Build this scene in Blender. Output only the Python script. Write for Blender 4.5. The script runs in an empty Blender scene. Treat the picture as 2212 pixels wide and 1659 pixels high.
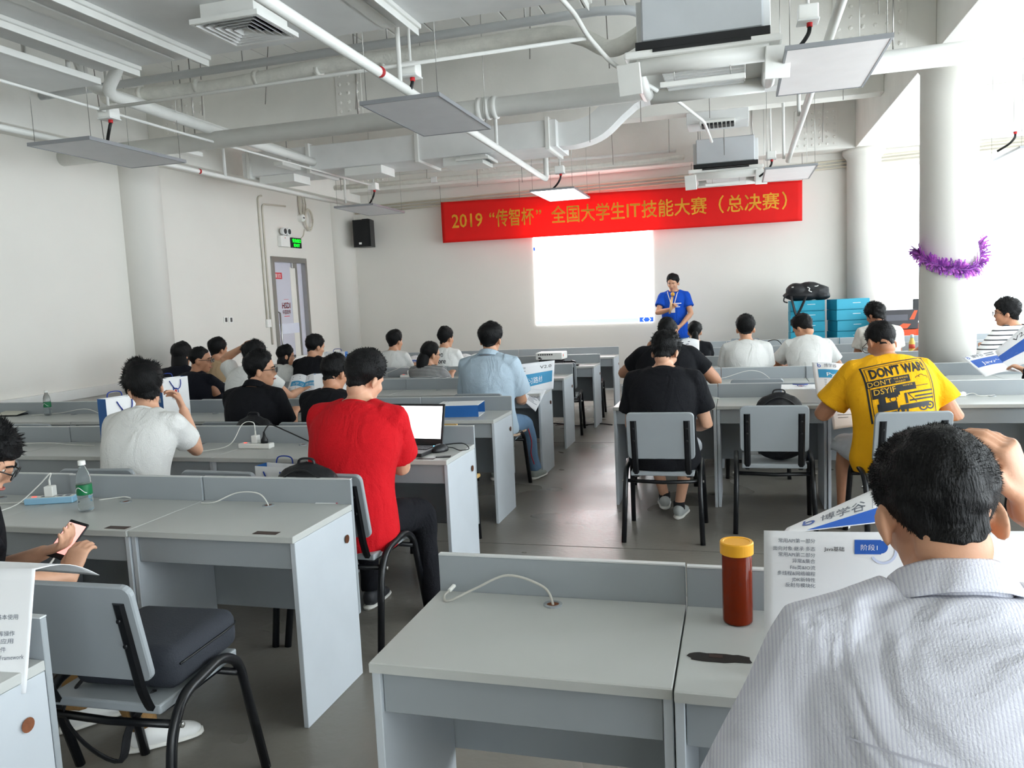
import bpy, bmesh, math, random
import numpy as np
from mathutils import Vector, Matrix
from mathutils.bvhtree import BVHTree

rnd = random.Random(7)
nrng = np.random.default_rng(5)
scene = bpy.context.scene
COL = scene.collection
PI = math.pi

# ------------------------------------------------------------------ camera
F_PX, IMG_W, IMG_H = 1720.0, 2212.0, 1659.0
YAW, PITCH, ROLL, CAM_Z = math.radians(16.0), math.radians(6.0), math.radians(2.7), 1.58
cF = Vector((-math.sin(YAW)*math.cos(PITCH), math.cos(YAW)*math.cos(PITCH), -math.sin(PITCH)))
cR0 = Vector((math.cos(YAW), math.sin(YAW), 0)); cU0 = cR0.cross(cF)
cX = cR0*math.cos(ROLL) - cU0*math.sin(ROLL); cY = cU0*math.cos(ROLL) + cR0*math.sin(ROLL)
cam_data = bpy.data.cameras.new('camera'); cam = bpy.data.objects.new('camera', cam_data); COL.objects.link(cam)
cam_data.sensor_width = 36.0; cam_data.lens = F_PX/IMG_W*36.0; cam_data.clip_start = 0.05
cam.matrix_world = Matrix(((cX.x, cY.x, -cF.x, 0), (cX.y, cY.y, -cF.y, 0), (cX.z, cY.z, -cF.z, CAM_Z), (0, 0, 0, 1)))
scene.camera = cam

# ------------------------------------------------------------------ world, exposure
world = bpy.data.worlds.new('overcast_sky'); scene.world = world; world.use_nodes = True
bg = world.node_tree.nodes['Background']
bg.inputs['Color'].default_value = (0.90, 0.95, 1.0, 1); bg.inputs['Strength'].default_value = 7.0
scene.view_settings.view_transform = 'Standard'; scene.view_settings.look = 'None'
scene.view_settings.gamma = 1.0; scene.view_settings.use_curve_mapping = False
scene.view_settings.exposure = 0.6
try:
    scene.cycles.max_bounces = 7; scene.cycles.diffuse_bounces = 5; scene.cycles.glossy_bounces = 2
    scene.cycles.use_adaptive_sampling = True; scene.cycles.adaptive_threshold = 0.12; scene.cycles.adaptive_min_samples = 16
    scene.cycles.transmission_bounces = 6; scene.cycles.transparent_max_bounces = 8
    scene.cycles.caustics_reflective = False; scene.cycles.caustics_refractive = False
    scene.cycles.sample_clamp_indirect = 8.0
except Exception: pass

# the room: x from the left wall to the window wall, y from behind the camera to the front wall
XL, XR, YB, YF, ZC = -6.85, 5.6, -6.0, 13.25, 4.25
WIN_R = (-5.6, 11.4, 0.12, 3.6)     # window opening in the right wall: y0, y1, z0, z1
WIN_FILL = (2.0, 5.1, 0.8, 3.3)         # unseen back-wall windows added to brighten surfaces facing the camera: x0, x1, z0, z1
WIN_F = (2.2, 5.3, 0.85, 3.35)       # window opening in the front wall: x0, x1, z0, z1
def portal(name, loc, rot, sx, sy):
    l = bpy.data.lights.new(name, 'AREA'); l.shape = 'RECTANGLE'; l.size = sx; l.size_y = sy
    l.cycles.is_portal = True
    o = bpy.data.objects.new(name, l); COL.objects.link(o); o.location = loc; o.rotation_euler = rot
portal('window_portal', (XR+0.18, (WIN_R[0]+WIN_R[1])/2, (WIN_R[2]+WIN_R[3])/2), (0, PI/2, 0), WIN_R[3]-WIN_R[2], WIN_R[1]-WIN_R[0])
portal('window_portal', ((WIN_F[0]+WIN_F[1])/2, YF+0.18, (WIN_F[2]+WIN_F[3])/2), (-PI/2, 0, 0), WIN_F[1]-WIN_F[0], WIN_F[3]-WIN_F[2])

portal('window_portal', ((WIN_FILL[0]+WIN_FILL[1])/2, YB-0.18, (WIN_FILL[2]+WIN_FILL[3])/2), (PI/2, 0, 0), WIN_FILL[1]-WIN_FILL[0], WIN_FILL[3]-WIN_FILL[2])
# pixel of the photograph -> point of the room at a known height / depth / side
def ray(x, y): return cF + cX*((x-IMG_W/2)/F_PX) - cY*((y-IMG_H/2)/F_PX)
def at_z(x, y, z): d = ray(x, y); t = (z-CAM_Z)/d.z; return Vector((d.x*t, d.y*t, z))
def at_y(x, y, Y): d = ray(x, y); t = Y/d.y; return Vector((d.x*t, Y, CAM_Z+d.z*t))
def at_x(x, y, X): d = ray(x, y); t = X/d.x; return Vector((X, d.y*t, CAM_Z+d.z*t))

# ------------------------------------------------------------------ materials
def lin(c):
    if isinstance(c, (int, float)): c = (c, c, c)
    r = []
    for v in c:
        v = v/255.0
        r.append(v/12.92 if v <= 0.04045 else ((v+0.055)/1.055)**2.4)
    return tuple(r)+(1.0,)
MATS = {}
def mat(name, rgb, rough=0.6, metal=0.0, var=0.0, vscale=6.0, bump=0.0, bscale=60.0, spec=0.5, emit=None, estr=0.0, trans=0.0, ior=1.45, sheen=0.0, stretch=None, sss=0.0):
    if name in MATS: return MATS[name]
    m = bpy.data.materials.new(name); m.use_nodes = True; MATS[name] = m
    nt = m.node_tree; N = nt.nodes; L = nt.links; b = N['Principled BSDF']
    b.inputs['Base Color'].default_value = lin(rgb); b.inputs['Roughness'].default_value = rough
    b.inputs['Metallic'].default_value = metal; b.inputs['Specular IOR Level'].default_value = spec
    b.inputs['IOR'].default_value = ior
    if trans: b.inputs['Transmission Weight'].default_value = trans
    if sheen: b.inputs['Sheen Weight'].default_value = sheen
    if sss:
        b.inputs['Subsurface Weight'].default_value = sss; b.inputs['Subsurface Radius'].default_value = (0.012, 0.005, 0.003); b.inputs['Subsurface Scale'].default_value = 1.0
    if emit is not None:
        b.inputs['Emission Color'].default_value = lin(emit); b.inputs['Emission Strength'].default_value = estr
    tc = N.new('ShaderNodeTexCoord'); src = tc.outputs['Object']
    if stretch:
        mp = N.new('ShaderNodeMapping'); mp.inputs['Scale'].default_value = stretch; L.new(src, mp.inputs['Vector']); src = mp.outputs['Vector']
    nz = N.new('ShaderNodeTexNoise'); nz.inputs['Scale'].default_value = vscale; nz.inputs['Detail'].default_value = 5; L.new(src, nz.inputs['Vector'])
    v = var if var else 0.03
    rp = N.new('ShaderNodeMapRange'); rp.clamp = False; rp.inputs['From Min'].default_value = 0.25; rp.inputs['From Max'].default_value = 0.75
    rp.inputs['To Min'].default_value = 1-v; rp.inputs['To Max'].default_value = 1+v; L.new(nz.outputs['Fac'], rp.inputs['Value'])
    hs = N.new('ShaderNodeHueSaturation'); hs.inputs['Color'].default_value = lin(rgb); L.new(rp.outputs['Result'], hs.inputs['Value']); L.new(hs.outputs['Color'], b.inputs['Base Color'])
    if bump:
        nb = N.new('ShaderNodeTexNoise'); nb.inputs['Scale'].default_value = bscale; nb.inputs['Detail'].default_value = 4; L.new(src, nb.inputs['Vector'])
        bp = N.new('ShaderNodeBump'); bp.inputs['Strength'].default_value = bump; bp.inputs['Distance'].default_value = 0.01
        L.new(nb.outputs['Fac'], bp.inputs['Height']); L.new(bp.outputs['Normal'], b.inputs['Normal'])
    return m
def stripe_mat(name, c1, c2, axis, period, duty, rough=0.8, soft=0.08):
    m = mat(name, c1, rough, bump=0.25, bscale=300)
    nt = m.node_tree; N = nt.nodes; L = nt.links; b = N['Principled BSDF']
    tc = N.new('ShaderNodeTexCoord'); sx = N.new('ShaderNodeSeparateXYZ'); L.new(tc.outputs['Object'], sx.inputs[0])
    dv = N.new('ShaderNodeMath'); dv.operation = 'DIVIDE'; dv.inputs[1].default_value = period
    L.new(sx.outputs['XYZ'.index(axis)], dv.inputs[0])
    fr = N.new('ShaderNodeMath'); fr.operation = 'FRACT'; L.new(dv.outputs[0], fr.inputs[0])
    mr = N.new('ShaderNodeMapRange'); mr.inputs['From Min'].default_value = duty-soft; mr.inputs['From Max'].default_value = duty+soft; L.new(fr.outputs[0], mr.inputs['Value'])
    mx = N.new('ShaderNodeMix'); mx.data_type = 'RGBA'; mx.inputs['A'].default_value = lin(c2); mx.inputs['B'].default_value = lin(c1)
    L.new(mr.outputs['Result'], mx.inputs['Factor']); L.new(mx.outputs['Result'], b.inputs['Base Color'])
    return m
def glass_pane_mat():
    m = bpy.data.materials.new('window_glass'); m.use_nodes = True; nt = m.node_tree; N = nt.nodes; L = nt.links
    for n in list(N): N.remove(n)
    o = N.new('ShaderNodeOutputMaterial'); mx = N.new('ShaderNodeMixShader'); t = N.new('ShaderNodeBsdfTransparent'); g = N.new('ShaderNodeBsdfGlossy')
    t.inputs['Color'].default_value = (0.95, 0.97, 0.97, 1); g.inputs['Roughness'].default_value = 0.02; mx.inputs[0].default_value = 0.07
    L.new(t.outputs[0], mx.inputs[1]); L.new(g.outputs[0], mx.inputs[2]); L.new(mx.outputs[0], o.inputs[0]); return m

M_WALL = mat('white_wall_paint', (225, 222, 215), 0.85, var=0.02, vscale=1.5, bump=0.05, bscale=120)
M_CEIL = mat('ceiling_paint', (239, 238, 234), 0.9, var=0.05, vscale=1.2, bump=0.08, bscale=50)
M_BEAM = mat('beam_paint', (238, 236, 230), 0.85, var=0.06, vscale=2.0, bump=0.1, bscale=40)
M_PIPE = mat('white_painted_pipe', (226, 226, 222), 0.5, var=0.03)
M_DUCT = mat('galvanised_duct_paint', (228, 229, 228), 0.55, var=0.06, vscale=3)
M_INSUL = mat('insulation_wrap', (226, 225, 217), 0.8, var=0.08, vscale=14, bump=0.6, bscale=45)
M_DESK = mat('grey_laminate', (152, 158, 162), 0.42, var=0.03, vscale=3)
M_DESKTOP = mat('desktop_laminate', (188, 190, 187), 0.33, var=0.05, vscale=2.2)
M_EDGE = mat('white_edge_band', (190, 196, 202), 0.4)
M_HOLE = mat('raw_chipboard_hole', (122, 74, 48), 0.9, var=0.2, vscale=90)
M_BLACKMETAL = mat('black_tube_metal', (14, 16, 20), 0.32, metal=0.0, var=0.2, vscale=12)
M_BLACKPLASTIC = mat('black_plastic', (20, 21, 24), 0.4)
M_WHITEPLASTIC = mat('white_plastic', (236, 236, 232), 0.35)
M_STEEL = mat('brushed_steel', (168, 166, 162), 0.3, metal=0.9)
M_CABLE = mat('white_cable', (222, 222, 216), 0.5)
M_BLKCABLE = mat('black_cable', (18, 18, 20), 0.5)
M_PAPER = mat('white_paper', (240, 241, 244), 0.6, var=0.015)
M_SKYBLUE = mat('print_sky_blue', (56, 150, 196), 0.5)
M_BLUE = mat('print_blue', (36, 92, 184), 0.5)
M_INK = mat('print_black_ink', (30, 32, 38), 0.6)
M_GREYINK = mat('print_grey_ink', (110, 116, 128), 0.6)
M_WHITEINK = mat('print_white_ink', (240, 240, 240), 0.6)
M_STICKER = mat('dark_brown_sticker', (58, 40, 34), 0.5, var=0.25, vscale=60)
M_RED = mat('red_mark', (196, 34, 40), 0.5)
M_GLASS = glass_pane_mat()

# ------------------------------------------------------------------ object helpers
def put(name, me, m=None, parent=None, loc=(0, 0, 0), rot=(0, 0, 0)):
    o = bpy.data.objects.new(name, me); COL.objects.link(o)
    if m is not None and len(me.materials) == 0: me.materials.append(m)
    o.location = loc; o.rotation_euler = rot
    if parent is not None: o.parent = parent
    return o
def tag(o, label=None, cat=None, group=None, kind=None):
    if label: o['label'] = label
    if cat: o['category'] = cat
    if group: o['group'] = group
    if kind: o['kind'] = kind
    return o
def empty(name, loc=(0, 0, 0), rz=0.0):
    o = bpy.data.objects.new(name, None); COL.objects.link(o); o.location = loc; o.rotation_euler = (0, 0, rz); o.empty_display_size = 0.1
    return o
def mesh(name, V, Fc, smooth=False):
    me = bpy.data.meshes.new(name); me.from_pydata([tuple(v) for v in V], [], Fc); me.update()
    if smooth: me.shade_smooth()
    return me
class MB:
    def __init__(s): s.V = []; s.F = []
    def add(s, V, F):
        b = len(s.V); s.V += [tuple(map(float, v)) for v in V]; s.F += [tuple(i+b for i in f) for f in F]; return s
    def box(s, c, d, R=None):
        x, y, z = d[0]/2, d[1]/2, d[2]/2
        V = [(-x,-y,-z),(x,-y,-z),(x,y,-z),(-x,y,-z),(-x,-y,z),(x,-y,z),(x,y,z),(-x,y,z)]
        if R is not None: V = [R @ Vector(v) for v in V]
        V = [(v[0]+c[0], v[1]+c[1], v[2]+c[2]) for v in V]
        return s.add(V, [(0,3,2,1),(4,5,6,7),(0,1,5,4),(1,2,6,5),(2,3,7,6),(3,0,4,7)])
    def tube(s, P, r, seg=8, caps=True, flat=1.0, ref=None):
        V, F = tube_vf(P, r, seg, caps, flat, ref); return s.add(V, F)
    def lathe(s, prof, seg=20, c=(0, 0, 0), R=None):
        V = []; F = []
        for (r, z) in prof:
            for k in range(seg):
                a = 2*PI*k/seg; V.append(Vector((r*math.cos(a), r*math.sin(a), z)))
        n = len(prof)
        for i in range(n-1):
            for k in range(seg):
                a, b = i*seg+k, i*seg+(k+1) % seg; F.append((a, b, b+seg, a+seg))
        F.append(tuple(range(seg-1, -1, -1))); F.append(tuple((n-1)*seg+k for k in range(seg)))
        if R is not None: V = [R @ v for v in V]
        return s.add([v+Vector(c) for v in V], F)
    def mesh(s, name, smooth=False): return mesh(name, s.V, s.F, smooth)
    def build(s, name, m, parent=None, smooth=False, loc=(0, 0, 0), rot=(0, 0, 0)): return put(name, s.mesh(name, smooth), m, parent, loc, rot)
def frames(P, ref=None):
    P = np.asarray(P, float); n = len(P); T = np.zeros_like(P); T[1:-1] = P[2:]-P[:-2]; T[0] = P[1]-P[0]; T[-1] = P[-1]-P[-2]
    T /= np.linalg.norm(T, axis=1)[:, None]+1e-12
    A = np.zeros_like(P); B = np.zeros_like(P)
    if ref is None:
        ref = np.array([0, 0, 1.0]) if abs(T[0][2]) < 0.9 else np.array([1.0, 0, 0])
        a = np.cross(ref, T[0]); a /= np.linalg.norm(a)
    else:
        a = np.asarray(ref, float)
    for i in range(n):
        a = a-T[i]*(a @ T[i]); a /= np.linalg.norm(a)+1e-12; A[i] = a; B[i] = np.cross(T[i], a)
    return T, A, B
def tube_vf(P, r, seg=8, caps=True, flat=1.0, ref=None):
    P = np.asarray([tuple(p) for p in P], float); n = len(P); T, A, B = frames(P, ref)
    r = np.full(n, float(r)) if np.isscalar(r) else np.asarray(r, float)
    if r.ndim == 1: r = np.stack([r, r*flat], 1)
    ang = 2*PI*np.arange(seg)/seg; ca, sa = np.cos(ang), np.sin(ang)
    V = P[:, None, :]+A[:, None, :]*(r[:, 0, None]*ca)[:, :, None]+B[:, None, :]*(r[:, 1, None]*sa)[:, :, None]
    V = V.reshape(-1, 3).tolist(); F = []
    for i in range(n-1):
        for k in range(seg):
            a, b = i*seg+k, i*seg+(k+1) % seg; F.append((a, b, b+seg, a+seg))
    if caps: F.append(tuple(range(seg-1, -1, -1))); F.append(tuple((n-1)*seg+k for k in range(seg)))
    return V, F
def smooth_path(P, n=6):
    P = [Vector(p) for p in P]; Q = []
    for i in range(len(P)-1):
        p0 = P[max(i-1, 0)]; p1 = P[i]; p2 = P[i+1]; p3 = P[min(i+2, len(P)-1)]
        for k in range(n):
            t = k/n; Q.append(0.5*((2*p1)+(p2-p0)*t+(2*p0-5*p1+4*p2-p3)*t*t+(3*p1-p0-3*p2+p3)*t**3))
    Q.append(P[-1]); return Q
def round_path(P, rad=0.05, n=5):
    P = [Vector(p) for p in P]; Q = [P[0]]
    for i in range(1, len(P)-1):
        a, b, c = P[i-1], P[i], P[i+1]; d1 = (a-b); d2 = (c-b); r = min(rad, d1.length*0.45, d2.length*0.45)
        p, q = b+d1.normalized()*r, b+d2.normalized()*r
        for k in range(n+1):
            t = k/n; Q.append(p*(1-t)**2+b*2*t*(1-t)+q*t*t)
    Q.append(P[-1]); return Q
_bx = {}
def box_mesh(d, bev=0.003, seg=1, vert_only=0.0):
    key = (round(d[0], 4), round(d[1], 4), round(d[2], 4), bev, seg, vert_only)
    if key in _bx: return _bx[key].copy() if False else _bx[key]
    bm = bmesh.new(); bmesh.ops.create_cube(bm, size=1); bmesh.ops.scale(bm, vec=d, verts=bm.verts)
    if vert_only:
        es = [e for e in bm.edges if abs(e.verts[0].co.y-e.verts[1].co.y) > 1e-4]   # edges along local y
        bmesh.ops.bevel(bm, geom=es, offset=vert_only, segments=4, affect='EDGES', profile=0.5)
    if bev: bmesh.ops.bevel(bm, geom=[e for e in bm.edges if e.calc_face_angle(0) > 0.6], offset=bev, segments=seg, affect='EDGES', profile=0.5)
    me = bpy.data.meshes.new('box'); bm.to_mesh(me); bm.free(); _bx[key] = me; return me
def box(name, d, m, loc, parent=None, rot=(0, 0, 0), bev=0.003, seg=1, vert_only=0.0):
    me = box_mesh(d, bev, seg, vert_only)
    if len(me.materials) and me.materials[0] != m: me = me.copy(); me.materials.clear()
    return put(name, me, m, parent, loc, rot)
def copy_tree(o, parent=None):
    c = o.copy(); COL.objects.link(c); c.parent = parent
    for ch in o.children: copy_tree(ch, c)
    return c
def tube(name, P, r, m, parent=None, seg=8, flat=1.0, ref=None, loc=(0, 0, 0)):
    V, F = tube_vf(P, r, seg, True, flat, ref); return put(name, mesh(name, V, F, True), m, parent, loc)

# flat print: text becomes a mesh of its own, cut fine enough to follow a curved sheet
_txt = {}
def text_vf(s, size=1.0, bold=0.0, align='LEFT', cell=None, spacing=1.0):
    key = (s, bold, spacing)
    if key not in _txt:
        cu = bpy.data.curves.new('lettering', 'FONT'); cu.body = s; cu.size = 1.0; cu.resolution_u = 2; cu.space_character = spacing
        o = bpy.data.objects.new('lettering', cu); COL.objects.link(o)
        dg = bpy.context.evaluated_depsgraph_get(); me = bpy.data.meshes.new_from_object(o.evaluated_get(dg))
        V = np.array([tuple(v.co)[:2] for v in me.vertices]); F = [tuple(p.vertices) for p in me.polygons]
        bpy.data.objects.remove(o); bpy.data.curves.remove(cu); bpy.data.meshes.remove(me); _txt[key] = (V, F)
    V, F = _txt[key]
    if bold:
        n0 = len(V); b_ = bold; V = np.concatenate([V+np.array(o_) for o_ in ((-b_, 0), (b_, 0), (0, b_), (0, -b_))]); F = [tuple(i+k*n0 for i in f) for k in range(4) for f in F]
    V = V*size
    w = V[:, 0].max()
    if align == 'CENTER': V = V-[(V[:, 0].max()+V[:, 0].min())/2, 0]
    if align == 'RIGHT': V = V-[w, 0]
    return V, F
def grid_cut(V, F, cell):
    bm = bmesh.new(); vs = [bm.verts.new((v[0], v[1], 0)) for v in V]
    for f in F:
        try: bm.faces.new([vs[i] for i in f])
        except ValueError: pass
    for ax in (0, 1):
        lo, hi = min(v[ax] for v in V), max(v[ax] for v in V); x = math.floor(lo/cell)*cell+cell*0.5
        no = (1, 0, 0) if ax == 0 else (0, 1, 0)
        while x < hi:
            co = (x, 0, 0) if ax == 0 else (0, x, 0)
            bmesh.ops.bisect_plane(bm, geom=bm.verts[:]+bm.edges[:]+bm.faces[:], plane_co=co, plane_no=no); x += cell
    bm.verts.index_update(); V2 = [(v.co.x, v.co.y) for v in bm.verts]; F2 = [tuple(v.index for v in f.verts) for f in bm.faces]; bm.free()
    return V2, F2
def shape_print(name, parts, fn, m, parent, cell=None, lift=0.0008):
    """parts: list of (V2, F) in sheet units; fn(u, v, lift) -> local 3-D point"""
    mb = MB()
    for V, F in parts:
        if cell: V, F = grid_cut(V, F, cell)
        mb.add([fn(v[0], v[1], lift) for v in V], F)
    return mb.build(name, m, parent)
def rect(u0, v0, u1, v1): return ([(u0, v0), (u1, v0), (u1, v1), (u0, v1)], [(0, 1, 2, 3)])
def disc(u, v, r, n=16): return ([(u+r*math.cos(2*PI*k/n), v+r*math.sin(2*PI*k/n)) for k in range(n)], [tuple(range(n))])
def ring(u, v, r0, r1, a0=0, a1=2*PI, n=20):
    V = []; F = []
    for k in range(n+1):
        a = a0+(a1-a0)*k/n; V += [(u+r0*math.cos(a), v+r0*math.sin(a)), (u+r1*math.cos(a), v+r1*math.sin(a))]
    for k in range(n): F.append((2*k, 2*k+1, 2*k+3, 2*k+2))
    return V, F
def stroke(P, w):
    V = []; F = []
    for i, p in enumerate(P):
        a = P[max(i-1, 0)]; b = P[min(i+1, len(P)-1)]; dx, dy = b[0]-a[0], b[1]-a[1]; l = math.hypot(dx, dy) or 1
        V += [(p[0]-dy/l*w/2, p[1]+dx/l*w/2), (p[0]+dy/l*w/2, p[1]-dx/l*w/2)]
    for i in range(len(P)-1): F.append((2*i+1, 2*i+3, 2*i+2, 2*i))
    return V, F
def shift(VF, du, dv, rot=0.0):
    V, F = VF; c, s = math.cos(rot), math.sin(rot)
    return [(v[0]*c-v[1]*s+du, v[0]*s+v[1]*c+dv) for v in V], F
# ================================================================== the room
def floor_mat():
    m = mat('polished_concrete', (126, 122, 115), 0.30, var=0.13, vscale=1.6, spec=0.5)
    nt = m.node_tree; N = nt.nodes; L = nt.links; b = N['Principled BSDF']
    tc = N.new('ShaderNodeTexCoord'); n2 = N.new('ShaderNodeTexNoise'); n2.inputs['Scale'].default_value = 1.3; n2.inputs['Detail'].default_value = 2
    L.new(tc.outputs['Object'], n2.inputs['Vector']); r = N.new('ShaderNodeMapRange'); r.clamp = False; r.inputs['From Min'].default_value = 0.3; r.inputs['From Max'].default_value = 0.7
    r.inputs['To Min'].default_value = 0.24; r.inputs['To Max'].default_value = 0.38; L.new(n2.outputs['Fac'], r.inputs['Value']); L.new(r.outputs['Result'], b.inputs['Roughness'])
    n3 = N.new('ShaderNodeTexNoise'); n3.inputs['Scale'].default_value = 30; n3.inputs['Detail'].default_value = 6; L.new(tc.outputs['Object'], n3.inputs['Vector'])
    bp = N.new('ShaderNodeBump'); bp.inputs['Strength'].default_value = 0.14; bp.inputs['Distance'].default_value = 0.01; L.new(n3.outputs['Fac'], bp.inputs['Height']); L.new(bp.outputs['Normal'], b.inputs['Normal'])
    return m
M_FLOOR = floor_mat()
def struct(name, mb, m, parent=None):
    o = mb.build(name, m, parent)
    if parent is None: o['kind'] = 'structure'
    return o
T = 0.2
struct('floor', MB().box(((XL+XR)/2, (YB+YF)/2, -0.1), (XR-XL+2*T, YF-YB+2*T, 0.2)), M_FLOOR)
fl = bpy.data.objects['floor']
M_JOINT = mat('floor_joint', (92, 89, 85), 0.7)
for y in (1.2, 4.85, 8.45, 12.0):
    box('floor_joint', (XR-XL, 0.004, 0.002), M_JOINT, ((XL+XR)/2, y, 0.0005), fl, bev=0)
for x in (-4.4, 2.6):
    box('floor_joint', (0.004, YF-YB, 0.002), M_JOINT, (x, (YB+YF)/2, 0.0005), fl, bev=0)
ceil = struct('ceiling', MB().box(((XL+XR)/2, (YB+YF)/2, ZC+0.1), (XR-XL+2*T, YF-YB+2*T, 0.2)), M_CEIL)
for k in range(22):
    box('ceiling_board', (0.36, 2.05, 0.03), M_CEIL, (-6.0+k*0.375, 6.72, ZC-0.015), ceil, bev=0.004)
wl = MB()                                   # left wall with the doorway cut out
DY0, DY1, DZ = 10.84, 11.86, 2.42
wl.box((XL-T/2, (YB+DY0)/2, ZC/2), (T, DY0-YB, ZC)).box((XL-T/2, (DY1+YF)/2, ZC/2), (T, YF-DY1, ZC)).box((XL-T/2, (DY0+DY1)/2, (DZ+ZC)/2), (T, DY1-DY0, ZC-DZ))
struct('wall_left', wl, M_WALL)
wf = MB(); x0, x1, z0, z1 = WIN_F
wf.box(((XL-T+x0)/2, YF+T/2, ZC/2), (x0-XL+T, T, ZC)).box(((x1+XR+T)/2, YF+T/2, ZC/2), (XR+T-x1, T, ZC)).box(((x0+x1)/2, YF+T/2, z0/2), (x1-x0, T, z0)).box(((x0+x1)/2, YF+T/2, (z1+ZC)/2), (x1-x0, T, ZC-z1))
struct('wall_front', wf, M_WALL)
wr = MB(); y0, y1, z0, z1 = WIN_R
wr.box((XR+T/2, (YB+y0)/2, ZC/2), (T, y0-YB, ZC)).box((XR+T/2, (y1+YF)/2, ZC/2), (T, YF-y1, ZC)).box((XR+T/2, (y0+y1)/2, z0/2), (T, y1-y0, z0)).box((XR+T/2, (y0+y1)/2, (z1+ZC)/2), (T, y1-y0, ZC-z1))
struct('wall_right', wr, M_WALL)
wb = MB(); x0, x1, z0, z1 = WIN_FILL
wb.box(((XL-T+x0)/2, YB-T/2, ZC/2), (x0-XL+T, T, ZC)).box(((x1+XR+T)/2, YB-T/2, ZC/2), (XR+T-x1, T, ZC)).box(((x0+x1)/2, YB-T/2, z0/2), (x1-x0, T, z0)).box(((x0+x1)/2, YB-T/2, (z1+ZC)/2), (x1-x0, T, ZC-z1))
struct('wall_back', wb, M_WALL)
def window(name, along, a0, a1, fixed, z0, z1, n):
    f = MB(); w = 0.05
    def b(a, z, da, dz): f.box((fixed, a, z) if along == 'y' else (a, fixed, z), (0.06, da, dz) if along == 'y' else (da, 0.06, dz))
    for z in (z0+w/2, z1-w/2): b((a0+a1)/2, z, a1-a0, w)
    for k in range(n+1): b(a0+(a1-a0)*k/n, (z0+z1)/2, w, z1-z0-2*w)
    o = struct(name, f, M_WHITEPLASTIC)
    for k in range(n):
        c = a0+(a1-a0)*(k+0.5)/n; d = (a1-a0)/n-w
        box('pane', (0.008, d, z1-z0-2*w) if along == 'y' else (d, 0.008, z1-z0-2*w), M_GLASS, (fixed, c, (z0+z1)/2) if along == 'y' else (c, fixed, (z0+z1)/2), o, bev=0)
window('window_1', 'y', WIN_R[0], WIN_R[1], XR+0.1, WIN_R[2], WIN_R[3], 13)
window('fill_window_3', 'x', WIN_FILL[0], WIN_FILL[1], YB-0.1, WIN_FILL[2], WIN_FILL[3], 2)  # unseen, added for fill light
window('window_2', 'x', WIN_F[0], WIN_F[1], YF+0.1, WIN_F[2], WIN_F[3], 2)
struct('trim_1', MB().box((XL+0.03, 6.2, 0.80), (0.06, 13, 0.10)), M_WHITEPLASTIC)       # cable trunking along the left wall
for nm, c, d in (('baseboard_left', (XL+0.01, 5.5, 0.05), (0.02, 10.6, 0.1)), ('baseboard_front', (-2.0, YF-0.01, 0.05), (9.0, 0.02, 0.1))):
    struct(nm, MB().box(c, d), mat('grey_baseboard', (196, 197, 196), 0.6))

# columns
COLX, COLY = (XL, 1.84), (-2.1, 3.0, 8.1, 13.12)
CR = 0.235
for cx in COLX:
    for cy in COLY:
        if cy < 4 and cx > 0: pass
        r = CR if cx > 0 else 0.27
        o = MB().lathe([(r, 0), (r, 3.42), (r+0.03, 3.46), (r+0.06, 3.5), (r+0.06, 3.56)], 48).build('column', M_WALL, None, True, (cx, cy, 0)); tag(o, kind='structure')
        o.data.shade_smooth()
# beams
RIV = MB()
def beam(c, d): o = box('ceiling_beam', d, M_BEAM, c, bev=0.006); tag(o, kind='structure'); return o
BZ = 3.56
b_y = beam((1.9, (YB+YF)/2, (BZ+ZC)/2), (0.42, YF-YB, ZC-BZ))
b_l = beam((XL+0.2, (YB+YF)/2, (3.42+ZC)/2), (0.4, YF-YB, ZC-3.42))
b_x = [beam(((XL+0.4+1.69)/2, y, (BZ+ZC)/2), (1.69-XL-0.4, 0.4, ZC-BZ)) for y in (3.0, 8.1, 13.04, -2.1)]
b_x2 = [beam(((2.11+XR)/2, y, (BZ+ZC)/2), (XR-2.11, 0.4, ZC-BZ)) for y in (3.0, 8.1, 13.04, -2.1)]
b_s = beam(((XL+0.4+1.69)/2, 10.6, (3.8+ZC)/2), (1.69-XL-0.4, 0.26, ZC-3.8))
dome = MB().lathe([(0.022, 0), (0.02, 0.006), (0.012, 0.011), (0.003, 0.013)], 8).mesh('rivet_dome', True)
def rivet_plate(beam_o, cx, y, z0, z1, w):
    """a bolted plate on the camera-facing side of a beam (children live in the beam's local space)"""
    L = beam_o.location
    p = box('reinforcement_plate', (w, 0.012, z1-z0), M_BEAM, (cx-L.x, y-L.y, (z0+z1)/2-L.z), beam_o, bev=0.002)
    nx = max(2, int(w/0.09)); nz = max(2, int((z1-z0)/0.09))
    mb = MB()
    for i in range(nx):
        for k in range(nz):
            mb.lathe([(0.02, 0), (0.018, 0.006), (0.010, 0.011), (0.002, 0.013)], 6, ((i+0.5)/nx*w-w/2, -0.006, (k+0.5)/nz*(z1-z0)-(z1-z0)/2), Matrix.Rotation(PI/2, 3, 'X'))
    mb.build('bolt_heads', M_BEAM, p)
for bo, y in ((b_x[1], 7.895), (b_x[2], 12.835)):
    rivet_plate(bo, -5.95, y, 3.6, 4.15, 0.55); rivet_plate(bo, 1.15, y, 3.6, 4.15, 0.6); rivet_plate(bo, -3.9, y, 3.6, 4.15, 0.3)
rivet_plate(b_x2[1], 2.6, 7.895, 3.6, 4.15, 0.5); rivet_plate(b_x2[2], 2.6, 12.835, 3.6, 4.15, 0.4)

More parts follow.
